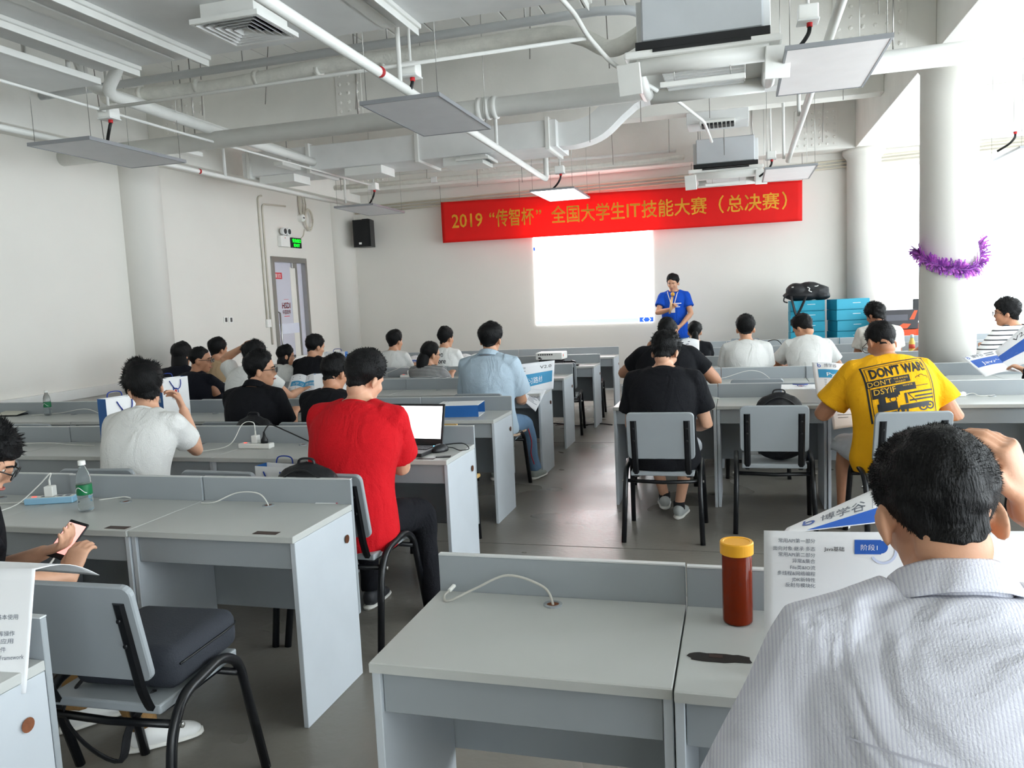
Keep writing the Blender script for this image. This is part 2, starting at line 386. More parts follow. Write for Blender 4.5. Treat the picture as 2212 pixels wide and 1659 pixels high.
# ------------------------------------------------------------------ ceiling services
def pipe(name, P, r, m, label, cat='pipe', seg=12, group=None, rad=0.08, parent=None):
    o = tube(name, round_path(P, rad), r, m, parent, seg)
    if parent is None: tag(o, label, cat, group)
    return o
def hanger_on(parent, x, y, z, r=0.018, top=ZC): tube('hanger', [(x, y, z), (x, y, top)], r, M_PIPE, parent, 8)
p1 = pipe('sprinkler_pipe', [(-2.16, 0.5, 3.12), (-2.3, 7.0, 3.12), (-2.37, 10.35, 3.12), (-2.37, 10.35, 3.6)], 0.034, M_PIPE, 'long white sprinkler pipe above the unlit panel over the aisle')
for y in (5.42, 7.95): hanger_on(p1, -2.27-(y-5.3)*0.02, y, 3.12)
M_REDRING = mat('red_pipe_band', (176, 40, 44), 0.6)
tube('band', [(-2.245, 5.02, 3.12), (-2.246, 5.04, 3.12)], 0.0355, M_REDRING, p1, 14)
p2 = pipe('sprinkler_pipe', [(-5.52, 2.0, 3.12), (-5.6, 11.4, 3.12)], 0.026, M_PIPE, 'thin white sprinkler pipe running along the left wall under the beam')
for y in (5.05, 8.0, 10.9): hanger_on(p2, -5.55, y, 3.12)
tube('band', [(-5.56, 7.55, 3.12), (-5.56, 7.57, 3.12)], 0.0275, M_REDRING, p2, 14)
p3 = pipe('sprinkler_pipe', [(0.55, 1.5, 3.14), (0.63, 10.7, 3.14)], 0.03, M_PIPE, 'white sprinkler pipe above the two panels in front of the air conditioners')
for y in (4.9, 8.0, 10.5): hanger_on(p3, 0.57, y, 3.14)
big = pipe('drain_pipe', [(XL, 7.05, 3.3), (XR, 7.05, 3.3)], 0.085, M_PIPE, 'thick white pipe crossing the whole ceiling in front of the column', seg=20)
for x in (-2.22, -2.15, -2.08): tube('coupling', [(x, 7.05, 3.3), (x+0.045, 7.05, 3.3)], 0.1, M_PIPE, big, 20)
for x in (-5.2, -3.4, -0.6, 1.2): tube('hanger', [(x, 7.05, 3.3), (x, 7.05, ZC)], 0.006, M_STEEL, big, 6)
gp = pipe('drain_pipe', [(XL, 6.45, 3.75), (-1.0, 6.42, 3.78), (-0.75, 6.5, 3.78), (-0.6, 6.75, 3.75)], 0.036, mat('grey_pipe_paint', (212, 215, 217), 0.5), 'slim grey pipe just under the ceiling boards')
for x in (-5.6, -4.2, -2.8, -1.6): tube('hanger', [(x, 6.45, 3.75), (x, 6.45, ZC)], 0.006, M_STEEL, gp, 6)
fx = pipe('refrigerant_pipe', smooth_path([(-5.6, 6.32, 3.62), (-4.4, 6.32, 3.58), (-3.3, 6.3, 3.62), (-2.3, 6.28, 3.6), (-1.4, 6.24, 3.6), (-1.1, 6.15, 3.52), (-0.85, 6.0, 3.36), (-0.6, 5.9, 3.42)], 6), 0.06, M_INSUL, 'wrapped refrigerant pipe bending into the nearer air conditioner', rad=0.02)
for k in range(7): tube('wrap_band', [(-5.2+k*0.6, 6.31, 3.6), (-5.16+k*0.6, 6.31, 3.6)], 0.065, M_INSUL, fx, 12)
ipw = M_PIPE
pipe('insulated_pipe', [(-4.72, 5.55, 3.9), (-4.78, 5.6, 3.62), (-4.95, 5.6, 3.42), (-5.0, 7.2, 3.4), (-5.05, 9.5, 3.4)], 0.05, mat('white_lagging', (226, 226, 222), 0.7, bump=0.3, bscale=30), 'white lagged pipe with an S bend under the service duct', rad=0.12)
pipe('insulated_pipe', [(-5.0, 5.3, 3.9), (-5.12, 5.6, 3.5), (-5.2, 7.4, 3.5), (-5.25, 9.4, 3.5)], 0.045, MATS['white_lagging'], 'second white lagged pipe behind the one with the S bend', rad=0.12)
pipe('conduit', [(-4.95, 5.5, 3.27), (-0.93, 5.4, 3.27)], 0.013, M_PIPE, 'thin white conduit linking the two ceiling junction boxes across the room')
pipe('conduit', [(-4.86, 1.0, 3.27), (-4.95, 6.5, 3.27), (-4.9, 10.5, 3.27)], 0.012, M_PIPE, 'thin white conduit running to the junction box above the left panel')
pipe('conduit', [(-1.15, 3.2, 3.4), (-0.96, 5.2, 3.36), (-0.92, 5.38, 3.28), (-0.8, 5.6, 3.15), (-0.55, 6.2, 3.08)], 0.016, M_PIPE, 'angled white conduit passing beside the nearer air conditioner')
pipe('conduit', [(-0.62, 7.4, 4.24), (-0.6, 7.6, 3.4), (-0.3, 8.6, 3.3), (-0.25, 9.5, 3.25)], 0.016, M_PIPE, 'short sloping white conduit beyond the thick pipe')
a = at_y(947, 388, 12.3); b = at_y(1440, 345, 12.3)
pp = pipe('refrigerant_pipe', [(XL+0.4, 12.3, a.z+0.02), a, b, (b.x+0.25, 12.2, b.z)], 0.04, M_INSUL, 'lower wrapped pipe running above the red banner to the far air conditioner')
a = at_y(947, 368, 12.5); b = at_y(1460, 326, 12.5)
pipe('refrigerant_pipe', [(XL+0.4, 12.5, a.z+0.02), a, (b.x, 12.5, b.z)], 0.025, M_PIPE, 'upper thin pipe running above the red banner')
box('junction_collar', (0.1, 0.09, 0.09), M_DUCT, (a.x, 12.3, at_y(947, 388, 12.3).z), pp, bev=0.005)
# wall cable runs near the front
for k, (dz, lab) in enumerate(((0.0, 'lowest of three cream cable runs on the front wall'), (0.05, 'middle of three cream cable runs on the front wall'), (0.1, 'topmost of three cream cable runs on the front wall'))):
    z = 3.33+dz
    pipe('cable_run', [(XL+0.28, YF-0.02-k*0.001, z-0.08), (-3.6, YF-0.02, z-0.04), (1.0, YF-0.02, z), (5.5, YF-0.03, z+0.12)], 0.016, mat('cream_cable_run', (214, 206, 188), 0.6), lab, 'cable', 6, 'cable runs on the front wall')

# service duct close to the camera: flat underside with white rails
sd = empty('service_duct', (-2.7, 3.4, 3.5)); tag(sd, 'wide flat grey service duct with white rails at the upper left', 'duct')
box('casing', (4.1, 3.9, 0.35), M_DUCT, (0, 0, 0.175), sd, bev=0.004)
for x in (-4.4, -3.78, -2.09, -0.9):
    box('rail', (0.05, 3.86, 0.03), M_PIPE, (x+2.7, 0.03, -0.016), sd, bev=0.004); box('rail_flange', (0.008, 3.86, 0.05), M_PIPE, (x+2.7, 0.03, -0.05), sd, bev=0.002)
for x in (-4.08, -2.28): box('seam_trim', (0.1, 3.8, 0.012), M_PIPE, (x+2.7, 0, -0.007), sd, bev=0.003)
lb = empty('cable_tray', (-5.02, 3.4, 3.42)); tag(lb, 'lower white edged cable tray at the far upper left corner', 'cable tray')
box('tray_bottom', (0.5, 3.9, 0.03), M_DUCT, (0, 0, 0), lb); box('tray_side', (0.03, 3.9, 0.05), M_PIPE, (-0.25, 0, 0.01), lb); box('tray_side', (0.03, 3.9, 0.05), M_PIPE, (0.25, 0, 0.01), lb)
for x in (-0.2, 0.2): tube('hanger', [(x, 1.7, 0), (x, 1.7, 0.83)], 0.016, M_PIPE, lb, 8)

def diffuser(loc, s, label, neck):
    e = empty('air_diffuser', loc); tag(e, label, 'air vent')
    box('neck', (s*0.8, s*0.8, neck), M_WHITEPLASTIC, (0, 0, 0.03+neck/2), e, bev=0.004)
    fr = MB(); h = s/2
    def sq(h0, z0, h1, z1):
        V = [(-h0,-h0,z0),(h0,-h0,z0),(h0,h0,z0),(-h0,h0,z0),(-h1,-h1,z1),(h1,-h1,z1),(h1,h1,z1),(-h1,h1,z1)]
        fr.add(V, [(0,1,5,4),(1,2,6,5),(2,3,7,6),(3,0,4,7)])
    sq(h, 0.0, h-0.02, 0.0); sq(h, 0.0, h, 0.03); fr.build('frame', M_WHITEPLASTIC, e)
    for k in range(5):
        fr = MB(); q = h-0.025-k*h*0.17; sq(q, -0.003, q-0.028, 0.03); fr.build('louvre', M_DUCT, e)
    box('back_plate', (s*0.9, s*0.9, 0.004), M_BLACKPLASTIC, (0, 0, 0.032), e, bev=0)
    return e
diffuser((-3.0, 4.67, 3.37), 0.48, 'square louvred air diffuser below the grey service duct', 0.10)
diffuser((-2.97, 9.3, 3.24), 0.4, 'square air diffuser under the far rectangular duct', 0.06)

# far rectangular duct with collars and an upturned elbow
d1 = empty('air_duct', (-4.0, 9.45, 3.3)); tag(d1, 'long rectangular grey air duct hanging across the middle of the ceiling', 'duct')
box('duct_body', (4.1, 0.7, 0.3), M_DUCT, (0, 0, 0.15), d1, bev=0.006)
for x in (-1.95, -1.1, 0.35, 1.95): box('collar', (0.05, 0.76, 0.36), M_PIPE, (x, 0, 0.15), d1, bev=0.005)
for x in (-1.6, -0.4, 0.9): box('branch_box', (0.5, 0.4, 0.1), M_PIPE, (x, -0.1, -0.05), d1, bev=0.005)
el = MB().tube(smooth_path([(-1.98, 9.35, 3.45), (-1.75, 9.35, 3.45), (-1.5, 9.35, 3.52), (-1.25, 9.35, 3.72), (-1.0, 9.35, 3.85), (-0.4, 9.35, 3.86), (0.9, 9.35, 3.86)], 5), 0.19, 4, ref=(0, 0.7071, 0.7071)).build('duct_elbow', M_DUCT)
tag(el, 'grey rectangular duct elbow turning up towards the right', 'duct')
v = empty('air_grille', at_z(1550, 272, 3.62)); tag(v, 'small slotted air grille on a grey box below the ceiling', 'air vent')
box('grille_box', (0.75, 0.5, 0.16), M_DUCT, (0, 0.2, 0.12), v, bev=0.005); box('grille_frame', (0.42, 0.2, 0.06), M_WHITEPLASTIC, (0, -0.05, 0.02), v, bev=0.004)
for k in range(8): box('slot', (0.035, 0.21, 0.03), M_BLACKPLASTIC, (-0.17+k*0.05, -0.052, 0.0), v, bev=0)
for i, (px, py) in enumerate(((402, 333), (622, 363))):
    q = at_z(px, py, 3.3); e = empty('light_batten', q); tag(e, ['small white light batten beside the left panel', 'small white light batten in front of the far duct'][i], 'light')
    box('housing', (0.12, 0.42, 0.05), M_WHITEPLASTIC, (0, 0, 0.025), e, bev=0.006); box('bracket', (0.06, 0.08, 0.05), M_DUCT, (0, 0, 0.075), e)
    tube('hanger', [(0, 0, 0.09), (0, 0, ZC-3.3)], 0.006, M_STEEL, e, 6)
# threaded hanger rods
M_ROD = mat('threaded_rod', (140, 136, 130), 0.6)
k = 0
for y in (6.6, 9.1, 11.6):
    for x in (-5.9, -4.6, -3.85, -3.1, -1.55, -0.9, -0.2, 1.15):
        x2 = x+rnd.uniform(-0.15, 0.15); zb = rnd.uniform(3.25, 3.55)
        if abs(y-9.1) < 0.1 and x < -1.7: continue
        o = tube('hanger_rod', [(x2, y+rnd.uniform(-0.2, 0.2), zb), (x2, y, ZC)], 0.0045, M_ROD, None, 6)
        tag(o, 'thin dark threaded rod hanging down from the ceiling', 'rod', 'hanger rods'); k += 1

# ------------------------------------------------------------------ LED panels
M_LEDOFF = mat('led_diffuser_off', (214, 214, 216), 0.5)
M_LEDON = mat('led_diffuser_on', (255, 255, 255), 0.5, emit=(255, 250, 246), estr=9.0)
M_LEDOFFGLOW = mat('led_diffuser_off_glow', (235, 233, 233), 0.5, emit=(255, 244, 242), estr=0.10)  # unlit panels; their window-side brightness is a faint emission added to the diffuser
M_LEDFRAME = mat('led_frame', (150, 152, 156), 0.4, metal=0.4)
def led_panel(x, y, m, label, rz=0.0, jx=None, jy=None):
    e = empty('ceiling_light', (x, y, 3.0), rz); tag(e, label, 'ceiling light', 'flat ceiling light panels')
    box('diffuser', (0.57, 1.17, 0.006), m, (0, 0, 0.0), e, bev=0)
    f = MB()
    for s in (-1, 1): f.box((s*0.293, 0, 0.008), (0.014, 1.2, 0.028)); f.box((0, s*0.593, 0.008), (0.572, 0.014, 0.028))
    f.build('frame', M_LEDFRAME, e); box('back_plate', (0.57, 1.17, 0.01), M_WHITEPLASTIC, (0, 0, 0.014), e, bev=0)
    for sx in (-1, 1):
        for sy in (-1, 1): tube('suspension_wire', [(sx*0.27, sy*0.55, 0.02), (sx*0.27, sy*0.55, ZC-3.0)], 0.0025, M_STEEL, e, 5)
    j = empty('junction_box', (x+(jx or 0.0), y+(jy or -0.4), 3.22)); tag(j, 'white ceiling junction box with black hose '+label.split(' ', 1)[1].replace('ceiling ', ''), 'junction box', 'junction boxes')
    box('housing', (0.12, 0.12, 0.09), M_WHITEPLASTIC, (0, 0, 0.045), j, bev=0.008, seg=2); box('cover', (0.13, 0.13, 0.012), M_DUCT, (0, 0, -0.004), j)
    tube('gland', [(0.01, 0, -0.01), (0.01, 0.0, -0.035)], 0.018, M_RED, j, 10)
    tube('hose', smooth_path([(0.01, 0, -0.03), (0.0, -0.01, -0.08), (-0.05, 0.02, -0.14), (-0.14, 0.1, -0.195)], 6), 0.013, M_BLKCABLE, j, 8)
    tube('riser', [(0, 0, 0.09), (0, 0, ZC-3.22)], 0.011, M_PIPE, j, 8)
    return e
led_panel(-2.24, 5.9, M_LEDOFF, 'unlit flat ceiling panel hanging over the aisle, nearest the camera', 0.0, 0.0, -0.35)
led_panel(-5.2, 5.9, M_LEDOFF, 'unlit flat ceiling panel hanging near the left wall', 0.03, 0.25, -0.28)
led_panel(0.60, 5.85, M_LEDOFFGLOW, 'glow-painted unlit flat ceiling panel beside the nearer air conditioner', 0.0, -0.15, -0.35)
led_panel(-2.33, 11.05, M_LEDON, 'brightly lit flat ceiling panel in front of the red banner', 0.0, 0.1, -0.5)
led_panel(0.64, 10.85, M_LEDOFFGLOW, 'glow-painted unlit flat ceiling panel beside the far air conditioner', 0.0, -0.2, 0.1)
led_panel(-5.2, 11.0, M_LEDOFF, 'unlit flat ceiling panel near the exit door', 0.03, 0.3, -0.5)
led_panel(3.35, 10.9, M_LEDOFFGLOW, 'glow-painted unlit flat ceiling panel beyond the tinsel column', 0.0, -0.3, -0.4)

# ------------------------------------------------------------------ air conditioners: ceiling cassettes with loose covers
def cassette(x, y, z, label):
    e = empty('air_conditioner', (x, y, z)); tag(e, label, 'air conditioner')
    box('casing', (0.78, 0.84, 0.34), mat('galvanised_casing', (196, 200, 204), 0.4, metal=0.3), (0, 0, 0.22), e, bev=0.012)
    for sx in (-1, 1): box('side_bracket', (0.05, 0.5, 0.3), M_DUCT, (sx*0.415, 0, 0.22), e, bev=0.004)
    box('gap', (0.86, 0.86, 0.05), M_BLACKPLASTIC, (0, 0, 0.025), e, bev=0)
    p = box('panel', (1.0, 1.0, 0.05), M_WHITEPLASTIC, (0, 0, -0.045), e, bev=0.015, seg=2)
    lip = MB()
    for s in (-1, 1): lip.tube([(-0.42, s*0.42, -0.11), (0.42, s*0.42, -0.11)], 0.06, 12); lip.tube([(s*0.44, -0.36, -0.11), (s*0.44, 0.36, -0.11)], 0.05, 12)
    lip.build('louvre_rim', M_WHITEPLASTIC, e, True)
    box('slot', (0.62, 0.03, 0.02), M_BLACKPLASTIC, (0, -0.497, -0.035), e, bev=0); box('intake_grille', (0.56, 0.56, 0.02), M_WHITEPLASTIC, (0, 0, -0.10), e, bev=0.004)
    for k in range(7): box('grille_bar', (0.54, 0.02, 0.015), M_DUCT, (0, -0.24+k*0.08, -0.117), e, bev=0)
    for sx, rx in ((-1, 0.5), (1, 0.9)): box('corner_cover', (0.16, 0.02, 0.2), M_WHITEPLASTIC, (sx*0.47, -0.46, -0.19), e, rot=(0.25, 0, sx*0.2), bev=0.004)
    box('louvre_flap', (0.55, 0.02, 0.035), M_WHITEPLASTIC, (0.0, -0.42, -0.24), e, bev=0.004)
    for sx in (-0.18, 0.18): tube('flap_string', [(sx, -0.44, -0.1), (sx, -0.42, -0.23)], 0.003, M_STEEL, e, 5)
    for sx in (-0.36, 0.36):
        for sy in (-0.38, 0.38): tube('hanger', [(sx, sy, 0.38), (sx, sy, ZC-z)], 0.006, M_STEEL, e, 6)
    return e
cassette(-0.2, 6.0, 3.2, 'large nearer ceiling cassette air conditioner with loose white covers')
cassette(-0.13, 12.05, 3.28, 'smaller far ceiling cassette air conditioner just above the banner')
# ================================================================== front wall
def quad_fn(bl, br, tl, tr, n, w, h, wave=None):
    """sheet spanned by four corners; u in 0..w, v in 0..h"""
    bl, br, tl, tr = map(Vector, (bl, br, tl, tr)); n = Vector(n).normalized()
    def fn(u, v, lift=0.0):
        s, t = u/w, v/h
        p = (bl*(1-s)+br*s)*(1-t)+(tl*(1-s)+tr*s)*t
        return p+n*(lift+(wave(s, t) if wave else 0.0))
    return fn
def sheet(name, fn, w, h, nu, nv, m, parent=None, thick=0.0015):
    V = []; F = []
    for sgn in (0, 1):
        for j in range(nv+1):
            for i in range(nu+1): V.append(fn(w*i/nu, h*j/nv, -thick*sgn))
    N1 = (nu+1)*(nv+1)
    for j in range(nv):
        for i in range(nu):
            a = j*(nu+1)+i; F.append((a, a+1, a+nu+2, a+nu+1)); F.append((N1+a, N1+a+nu+1, N1+a+nu+2, N1+a+1))
    for i in range(nu):
        F.append((i+1, i, N1+i, N1+i+1)); a = nv*(nu+1)+i; F.append((a, a+1, N1+a+1, N1+a))
    for j in range(nv):
        a = j*(nu+1); F.append((a, a+nu+1, N1+a+nu+1, N1+a)); b = a+nu; F.append((b+nu+1, b, N1+b, N1+b+nu+1))
    return put(name, mesh(name, V, F, True), m, parent)
def text_fit(s, u0, u1, v0, hsize, bold=0.0):
    V, F = text_vf(s, 1.0, bold); lo, hi = V[:, 0].min(), V[:, 0].max(); k = (u1-u0)/(hi-lo)
    return [((v[0]-lo)*k+u0, v[1]*hsize+v0) for v in V], F

YBN = 12.95
BW, BH = 5.8, 0.66
bl, br, tl, tr = at_y(957, 525, YBN), at_y(1733, 477, YBN), at_y(952, 437, YBN), at_y(1733, 389, YBN)
def bwave(s, t): return 0.02*math.sin(s*9)*(1-t)+0.012*math.sin(s*23+t*3)*(1-t*0.7)-0.035*math.sin(PI*s)*0.5
ban_fn = quad_fn(bl, br, tl, tr, (0, -1, 0), BW, BH, bwave)
ban = sheet('banner', ban_fn, BW, BH, 80, 12, mat('red_banner_cloth', (238, 40, 38), 0.7, var=0.05, bump=0.15, bscale=20))
nt_ = MATS['red_banner_cloth'].node_tree; pb_ = nt_.nodes['Principled BSDF']; tr_ = nt_.nodes.new('ShaderNodeBsdfTranslucent'); tr_.inputs['Color'].default_value = lin((255, 70, 50)); mx_ = nt_.nodes.new('ShaderNodeMixShader'); mx_.inputs[0].default_value = 0.45
nt_.links.new(pb_.outputs[0], mx_.inputs[1]); nt_.links.new(tr_.outputs[0], mx_.inputs[2]); nt_.links.new(mx_.outputs[0], nt_.nodes['Material Output'].inputs['Surface'])
tag(ban, 'long red fabric banner with yellow lettering above the projected picture', 'banner')
zb = lambda zx: (zx-60)/(2090-60)*BW
M_GOLD = mat('gold_lettering', (232, 162, 40), 0.6)
parts = []
for s, a, b_ in (('2019', 125, 315), ('“', 357, 390), ('传智杯', 398, 628), ('”', 640, 672), ('全国大学生', 730, 1152), ('IT', 1163, 1238), ('技能大赛', 1246, 1600), ('（', 1662, 1690), ('总决赛', 1705, 1976), ('）', 1988, 2014)):
    big_ = 0.30 if s not in ('2019', 'IT') else 0.31
    parts.append(text_fit(s, zb(a), zb(b_), 0.235, big_, 0.012))
shape_print('lettering', parts, ban_fn, M_GOLD, ban, 0.07, 0.004)
for s in (0.0, 0.24, 0.47, 0.72, 1.0):
    q = ban_fn(s*BW, BH); tube('hanging_cord', [q, (q.x, q.y, BZ)], 0.004, M_ROD, ban, 5)

# projected picture: projector light on the wall, built as a glowing sheet
YS = YF-0.012
sbl, sbr = at_y(1158, 702, YS), at_y(1411, 695, YS)
SW, SH = sbr.x-sbl.x, 1.85  # sheet carried up behind the banner so the cloth glows
M_PROJ_GLOW = mat('projected_light', (255, 255, 255), 0.9, emit=(252, 253, 255), estr=3.2)
scr = empty('projected_glow_sheet', (sbl.x, YS, sbl.z)); tag(scr, 'glowing white sheet for the projected picture on the front wall below the banner', 'screen')
sr = math.atan2(sbr.z-sbl.z, SW); scr.rotation_euler = (0, -sr, 0)
box('picture', (SW, 0.008, SH), M_PROJ_GLOW, (SW/2, 0, SH/2), scr, bev=0)
def glow(name, rgb, s): return mat(name, rgb, 0.9, emit=rgb, estr=s)
box('task_bar', (SW*0.88, 0.002, 0.065), glow('projected_pale_blue', (186, 212, 236), 0.75), (SW*0.44, -0.005, 0.035), scr, bev=0)
box('button_bar', (SW*0.115, 0.002, 0.075), glow('projected_blue', (44, 92, 210), 0.8), (SW*0.945, -0.005, 0.04), scr, bev=0)
box('side_tab', (0.03, 0.002, 0.06), glow('projected_blue', (44, 92, 210), 0.8), (0.015, -0.005, 1.28), scr, bev=0)
def flat_fn(x0, y, z0, sx=1.0): return lambda u, v, l=0.0: Vector((x0+u*sx, y-l, z0+v))
gl = glow('projected_white', (255, 255, 255), 1.6)
shape_print('arrows', [stroke([(0.03, 0.06), (0.0, 0.03), (0.03, 0.0)], 0.012), stroke([(0.10, 0.06), (0.13, 0.03), (0.10, 0.0)], 0.012)], flat_fn(SW*0.945-0.06, -0.0065, 0.01), gl, scr)
shape_print('caption', [rect(0, 0, 0.9, 0.004), rect(0, 0.03, 0.35, 0.036)], flat_fn(0.1, -0.0065, 0.02), gl, scr)

# loudspeaker
lp = at_y(789, 505, 13.0)
ls = empty('loudspeaker', lp); tag(ls, 'black loudspeaker hung high on the front wall beside the corner column', 'loudspeaker')
LW, LH, LD = 0.33, 0.47, 0.28
mb = MB(); mb.add([(-LW/2, -LD/2, -LH/2), (LW/2, -LD/2, -LH/2), (LW*0.34, LD/2, -LH/2), (-LW*0.34, LD/2, -LH/2), (-LW/2, -LD/2, LH/2), (LW/2, -LD/2, LH/2), (LW*0.34, LD/2, LH/2), (-LW*0.34, LD/2, LH/2)], [(0,3,2,1),(4,5,6,7),(0,1,5,4),(1,2,6,5),(2,3,7,6),(3,0,4,7)])
mb.build('cabinet', M_BLACKPLASTIC, ls); box('front_grille', (LW*0.9, 0.012, LH*0.9), mat('speaker_mesh', (12, 12, 14), 0.7, bump=0.6, bscale=400), (0, -LD/2-0.006, 0.0), ls, bev=0.004)
box('badge', (0.05, 0.004, 0.035), M_WHITEPLASTIC, (-0.03, -LD/2-0.014, -LH*0.37), ls, bev=0); box('handle', (0.12, 0.05, 0.02), M_BLACKPLASTIC, (0.02, 0, LH/2+0.012), ls)
box('wall_bracket', (0.05, 0.14, 0.05), M_BLACKPLASTIC, (0, LD/2+0.06, 0), ls)

# ------------------------------------------------------------------ exit door in the left wall
dr = MB()
for y in (DY0+0.03, DY1-0.03): dr.box((XL-0.05, y, DZ/2), (0.16, 0.06, DZ))
dr.box((XL-0.05, (DY0+DY1)/2, DZ-0.04), (0.16, DY1-DY0-0.12, 0.08)).box((XL-0.05, DY0+0.78, (DZ-0.08)/2), (0.05, 0.03, DZ-0.08))
door = struct('door_1', dr, M_STEEL)
M_DOORGLASS = mat('frosted_door_glass', (206, 206, 218), 0.25, var=0.04, vscale=1.5)
box('glass_leaf', (0.012, 0.72, DZ-0.082), M_DOORGLASS, (XL-0.05, DY0+0.42, (DZ-0.082)/2+0.001), door, bev=0)
box('side_light', (0.012, 0.17, DZ-0.082), M_DOORGLASS, (XL-0.05, DY1-0.145, (DZ-0.082)/2+0.001), door, bev=0)
box('hinge_block', (0.03, 0.12, 0.08), M_STEEL, (XL-0.03, DY0+0.7, DZ-0.12), door); 
tube('pull_handle', [(XL-0.03, DY0+0.11, 0.75), (XL+0.03, DY0+0.11, 0.78), (XL+0.03, DY0+0.11, 1.55), (XL-0.03, DY0+0.11, 1.58)], 0.014, M_STEEL, door, 10)
dfn = lambda u, v, l=0.0: Vector((XL-0.043+l, DY0+u, v))
box('warm_panel', (0.002, 0.16, DZ-0.5), mat('door_pale_film', (232, 230, 222), 0.4), (XL-0.042, DY0+0.68, DZ/2+0.1), door, bev=0)
box('frosted_band', (0.004, 0.68, 0.16), mat('door_frost_band', (222, 226, 240), 0.3), (XL-0.042, DY0+0.42, 1.30), door, bev=0)
struct('wall_corridor', MB().box((XL-1.2, (DY0+DY1)/2, 1.5), (0.1, 4.0, 3.2)).box((XL-0.7, DY0-1.0, 1.5), (1.0, 0.1, 3.2)).box((XL-0.7, DY1+1.0, 1.5), (1.0, 0.1, 3.2)).box((XL-0.7, (DY0+DY1)/2, 3.0), (1.0, 4.0, 0.1)), M_WALL)
M_DOORRED = mat('door_red_print', (216, 62, 72), 0.5)
shape_print('red_sticker', [rect(0.10, 2.08, 0.36, 2.18)], dfn, M_DOORRED, door, None, 0.001)
shape_print('sticker_lettering', [text_fit('推拉', 0.13, 0.33, 2.105, 0.07)], dfn, M_WHITEINK, door, None, 0.002)
shape_print('logo_lettering', [text_fit('HSDI', 0.30, 0.54, 1.62, 0.13, 0.02), text_fit('中国软件', 0.30, 0.54, 1.53, 0.08, 0.01), rect(0.34, 1.49, 0.5, 1.5), rect(0.36, 1.76, 0.5, 1.765)], dfn, M_DOORRED, door, None, 0.001)

# ------------------------------------------------------------------ things on the left wall
ex = at_x(609, 519, XL)
em = empty('emergency_light', (XL, ex.y, ex.z)); tag(em, 'white emergency light with two round lamp heads above the door', 'emergency light')
box('battery_box', (0.07, 0.26, 0.17), M_WHITEPLASTIC, (0.035, 0, -0.02), em, bev=0.012, seg=2)
for k in (-0.05, 0.07):
    l_ = MB().lathe([(0.02, -0.05), (0.055, -0.03), (0.06, 0.03), (0.05, 0.035), (0.0, 0.02)], 16, (0, 0, 0), Matrix.Rotation(PI/2, 3, 'Y')).build('lamp_head', M_DUCT, em, True, (0.07, k, 0.13))
    MB().lathe([(0.001, 0), (0.042, 0.002), (0.042, 0.006)], 16, (0, 0, 0), Matrix.Rotation(PI/2, 3, 'Y')).build('lens', mat('lamp_lens', (60, 62, 64), 0.2), l_, False, (0.03, 0, 0))
    tube('neck', [(0.06, k, 0.05), (0.065, k, 0.09)], 0.012, M_WHITEPLASTIC, em, 8)
tube('indicator', [(0.07, -0.02, 0.03), (0.074, -0.02, 0.03)], 0.008, M_RED, em, 8)
q = at_x(636, 525, XL)
es = empty('exit_sign', (XL, q.y+0.02, q.z)); tag(es, 'lit green exit sign beside the emergency light', 'exit sign')
box('housing', (0.03, 0.30, 0.16), M_BLACKPLASTIC, (0.015, 0, 0), es, bev=0.004)
M_EXIT = mat('exit_green_light', (40, 255, 90), 0.5, emit=(20, 255, 70), estr=0.85)
efn = lambda u, v, l=0.0: Vector((0.0305+l, u, v))
shape_print('lettering', [text_fit('安全出口', -0.125, 0.125, 0.01, 0.062, 0.006), text_fit('EXIT', -0.09, 0.09, -0.062, 0.062, 0.012)], efn, M_EXIT, es, None, 0.001)
q = at_x(652, 462, XL)
cc = empty('cable_coil', (XL, q.y, q.z)); tag(cc, 'coil of pale cable hung on the left wall above the exit sign', 'cable')
M_CREAM = mat('cream_plastic', (206, 200, 186), 0.6)
for k, (dy, dz, ry, rz_) in enumerate(((-0.05, 0.16, 0.07, 0.2), (-0.02, 0.14, 0.09, 0.19), (0.12, -0.1, 0.11, 0.17), (0.1, -0.08, 0.13, 0.16))):
    tube('loop', [(0.03+0.012*k, dy+ry*math.cos(a*PI/10), dz+rz_*math.sin(a*PI/10)) for a in range(21)], 0.012, M_CREAM, cc, 6)
MB().lathe([(0.06, 0), (0.06, 0.07), (0.05, 0.09)], 16, (0, 0, 0), Matrix.Rotation(PI/2, 3, 'Y')).build('socket_block', M_WHITEPLASTIC, cc, False, (0, -0.1, -0.08))
box('socket_holes', (0.004, 0.05, 0.02), M_BLACKPLASTIC, (0.09, -0.1, -0.08), cc, bev=0)
tube('tail', smooth_path([(0.03, 0.0, -0.25), (0.015, -0.03, -0.36), (0.012, -0.2, -0.44)], 5), 0.008, M_CREAM, cc, 6)
for i, px in enumerate((487, 498)):
    q = at_x(px, 691, XL); e = empty('wall_switch', (XL, q.y, q.z)); tag(e, ['left one of the two square wall switches on the left wall', 'right one of the two square wall switches on the left wall'][i], 'switch', 'wall switches')
    box('plate', (0.012, 0.086, 0.086), M_WHITEPLASTIC, (0.006, 0, 0), e, bev=0.003); box('rocker', (0.006, 0.045, 0.06), mat('dark_switch', (74, 72, 70), 0.5), (0.014, 0, 0), e, bev=0.002)
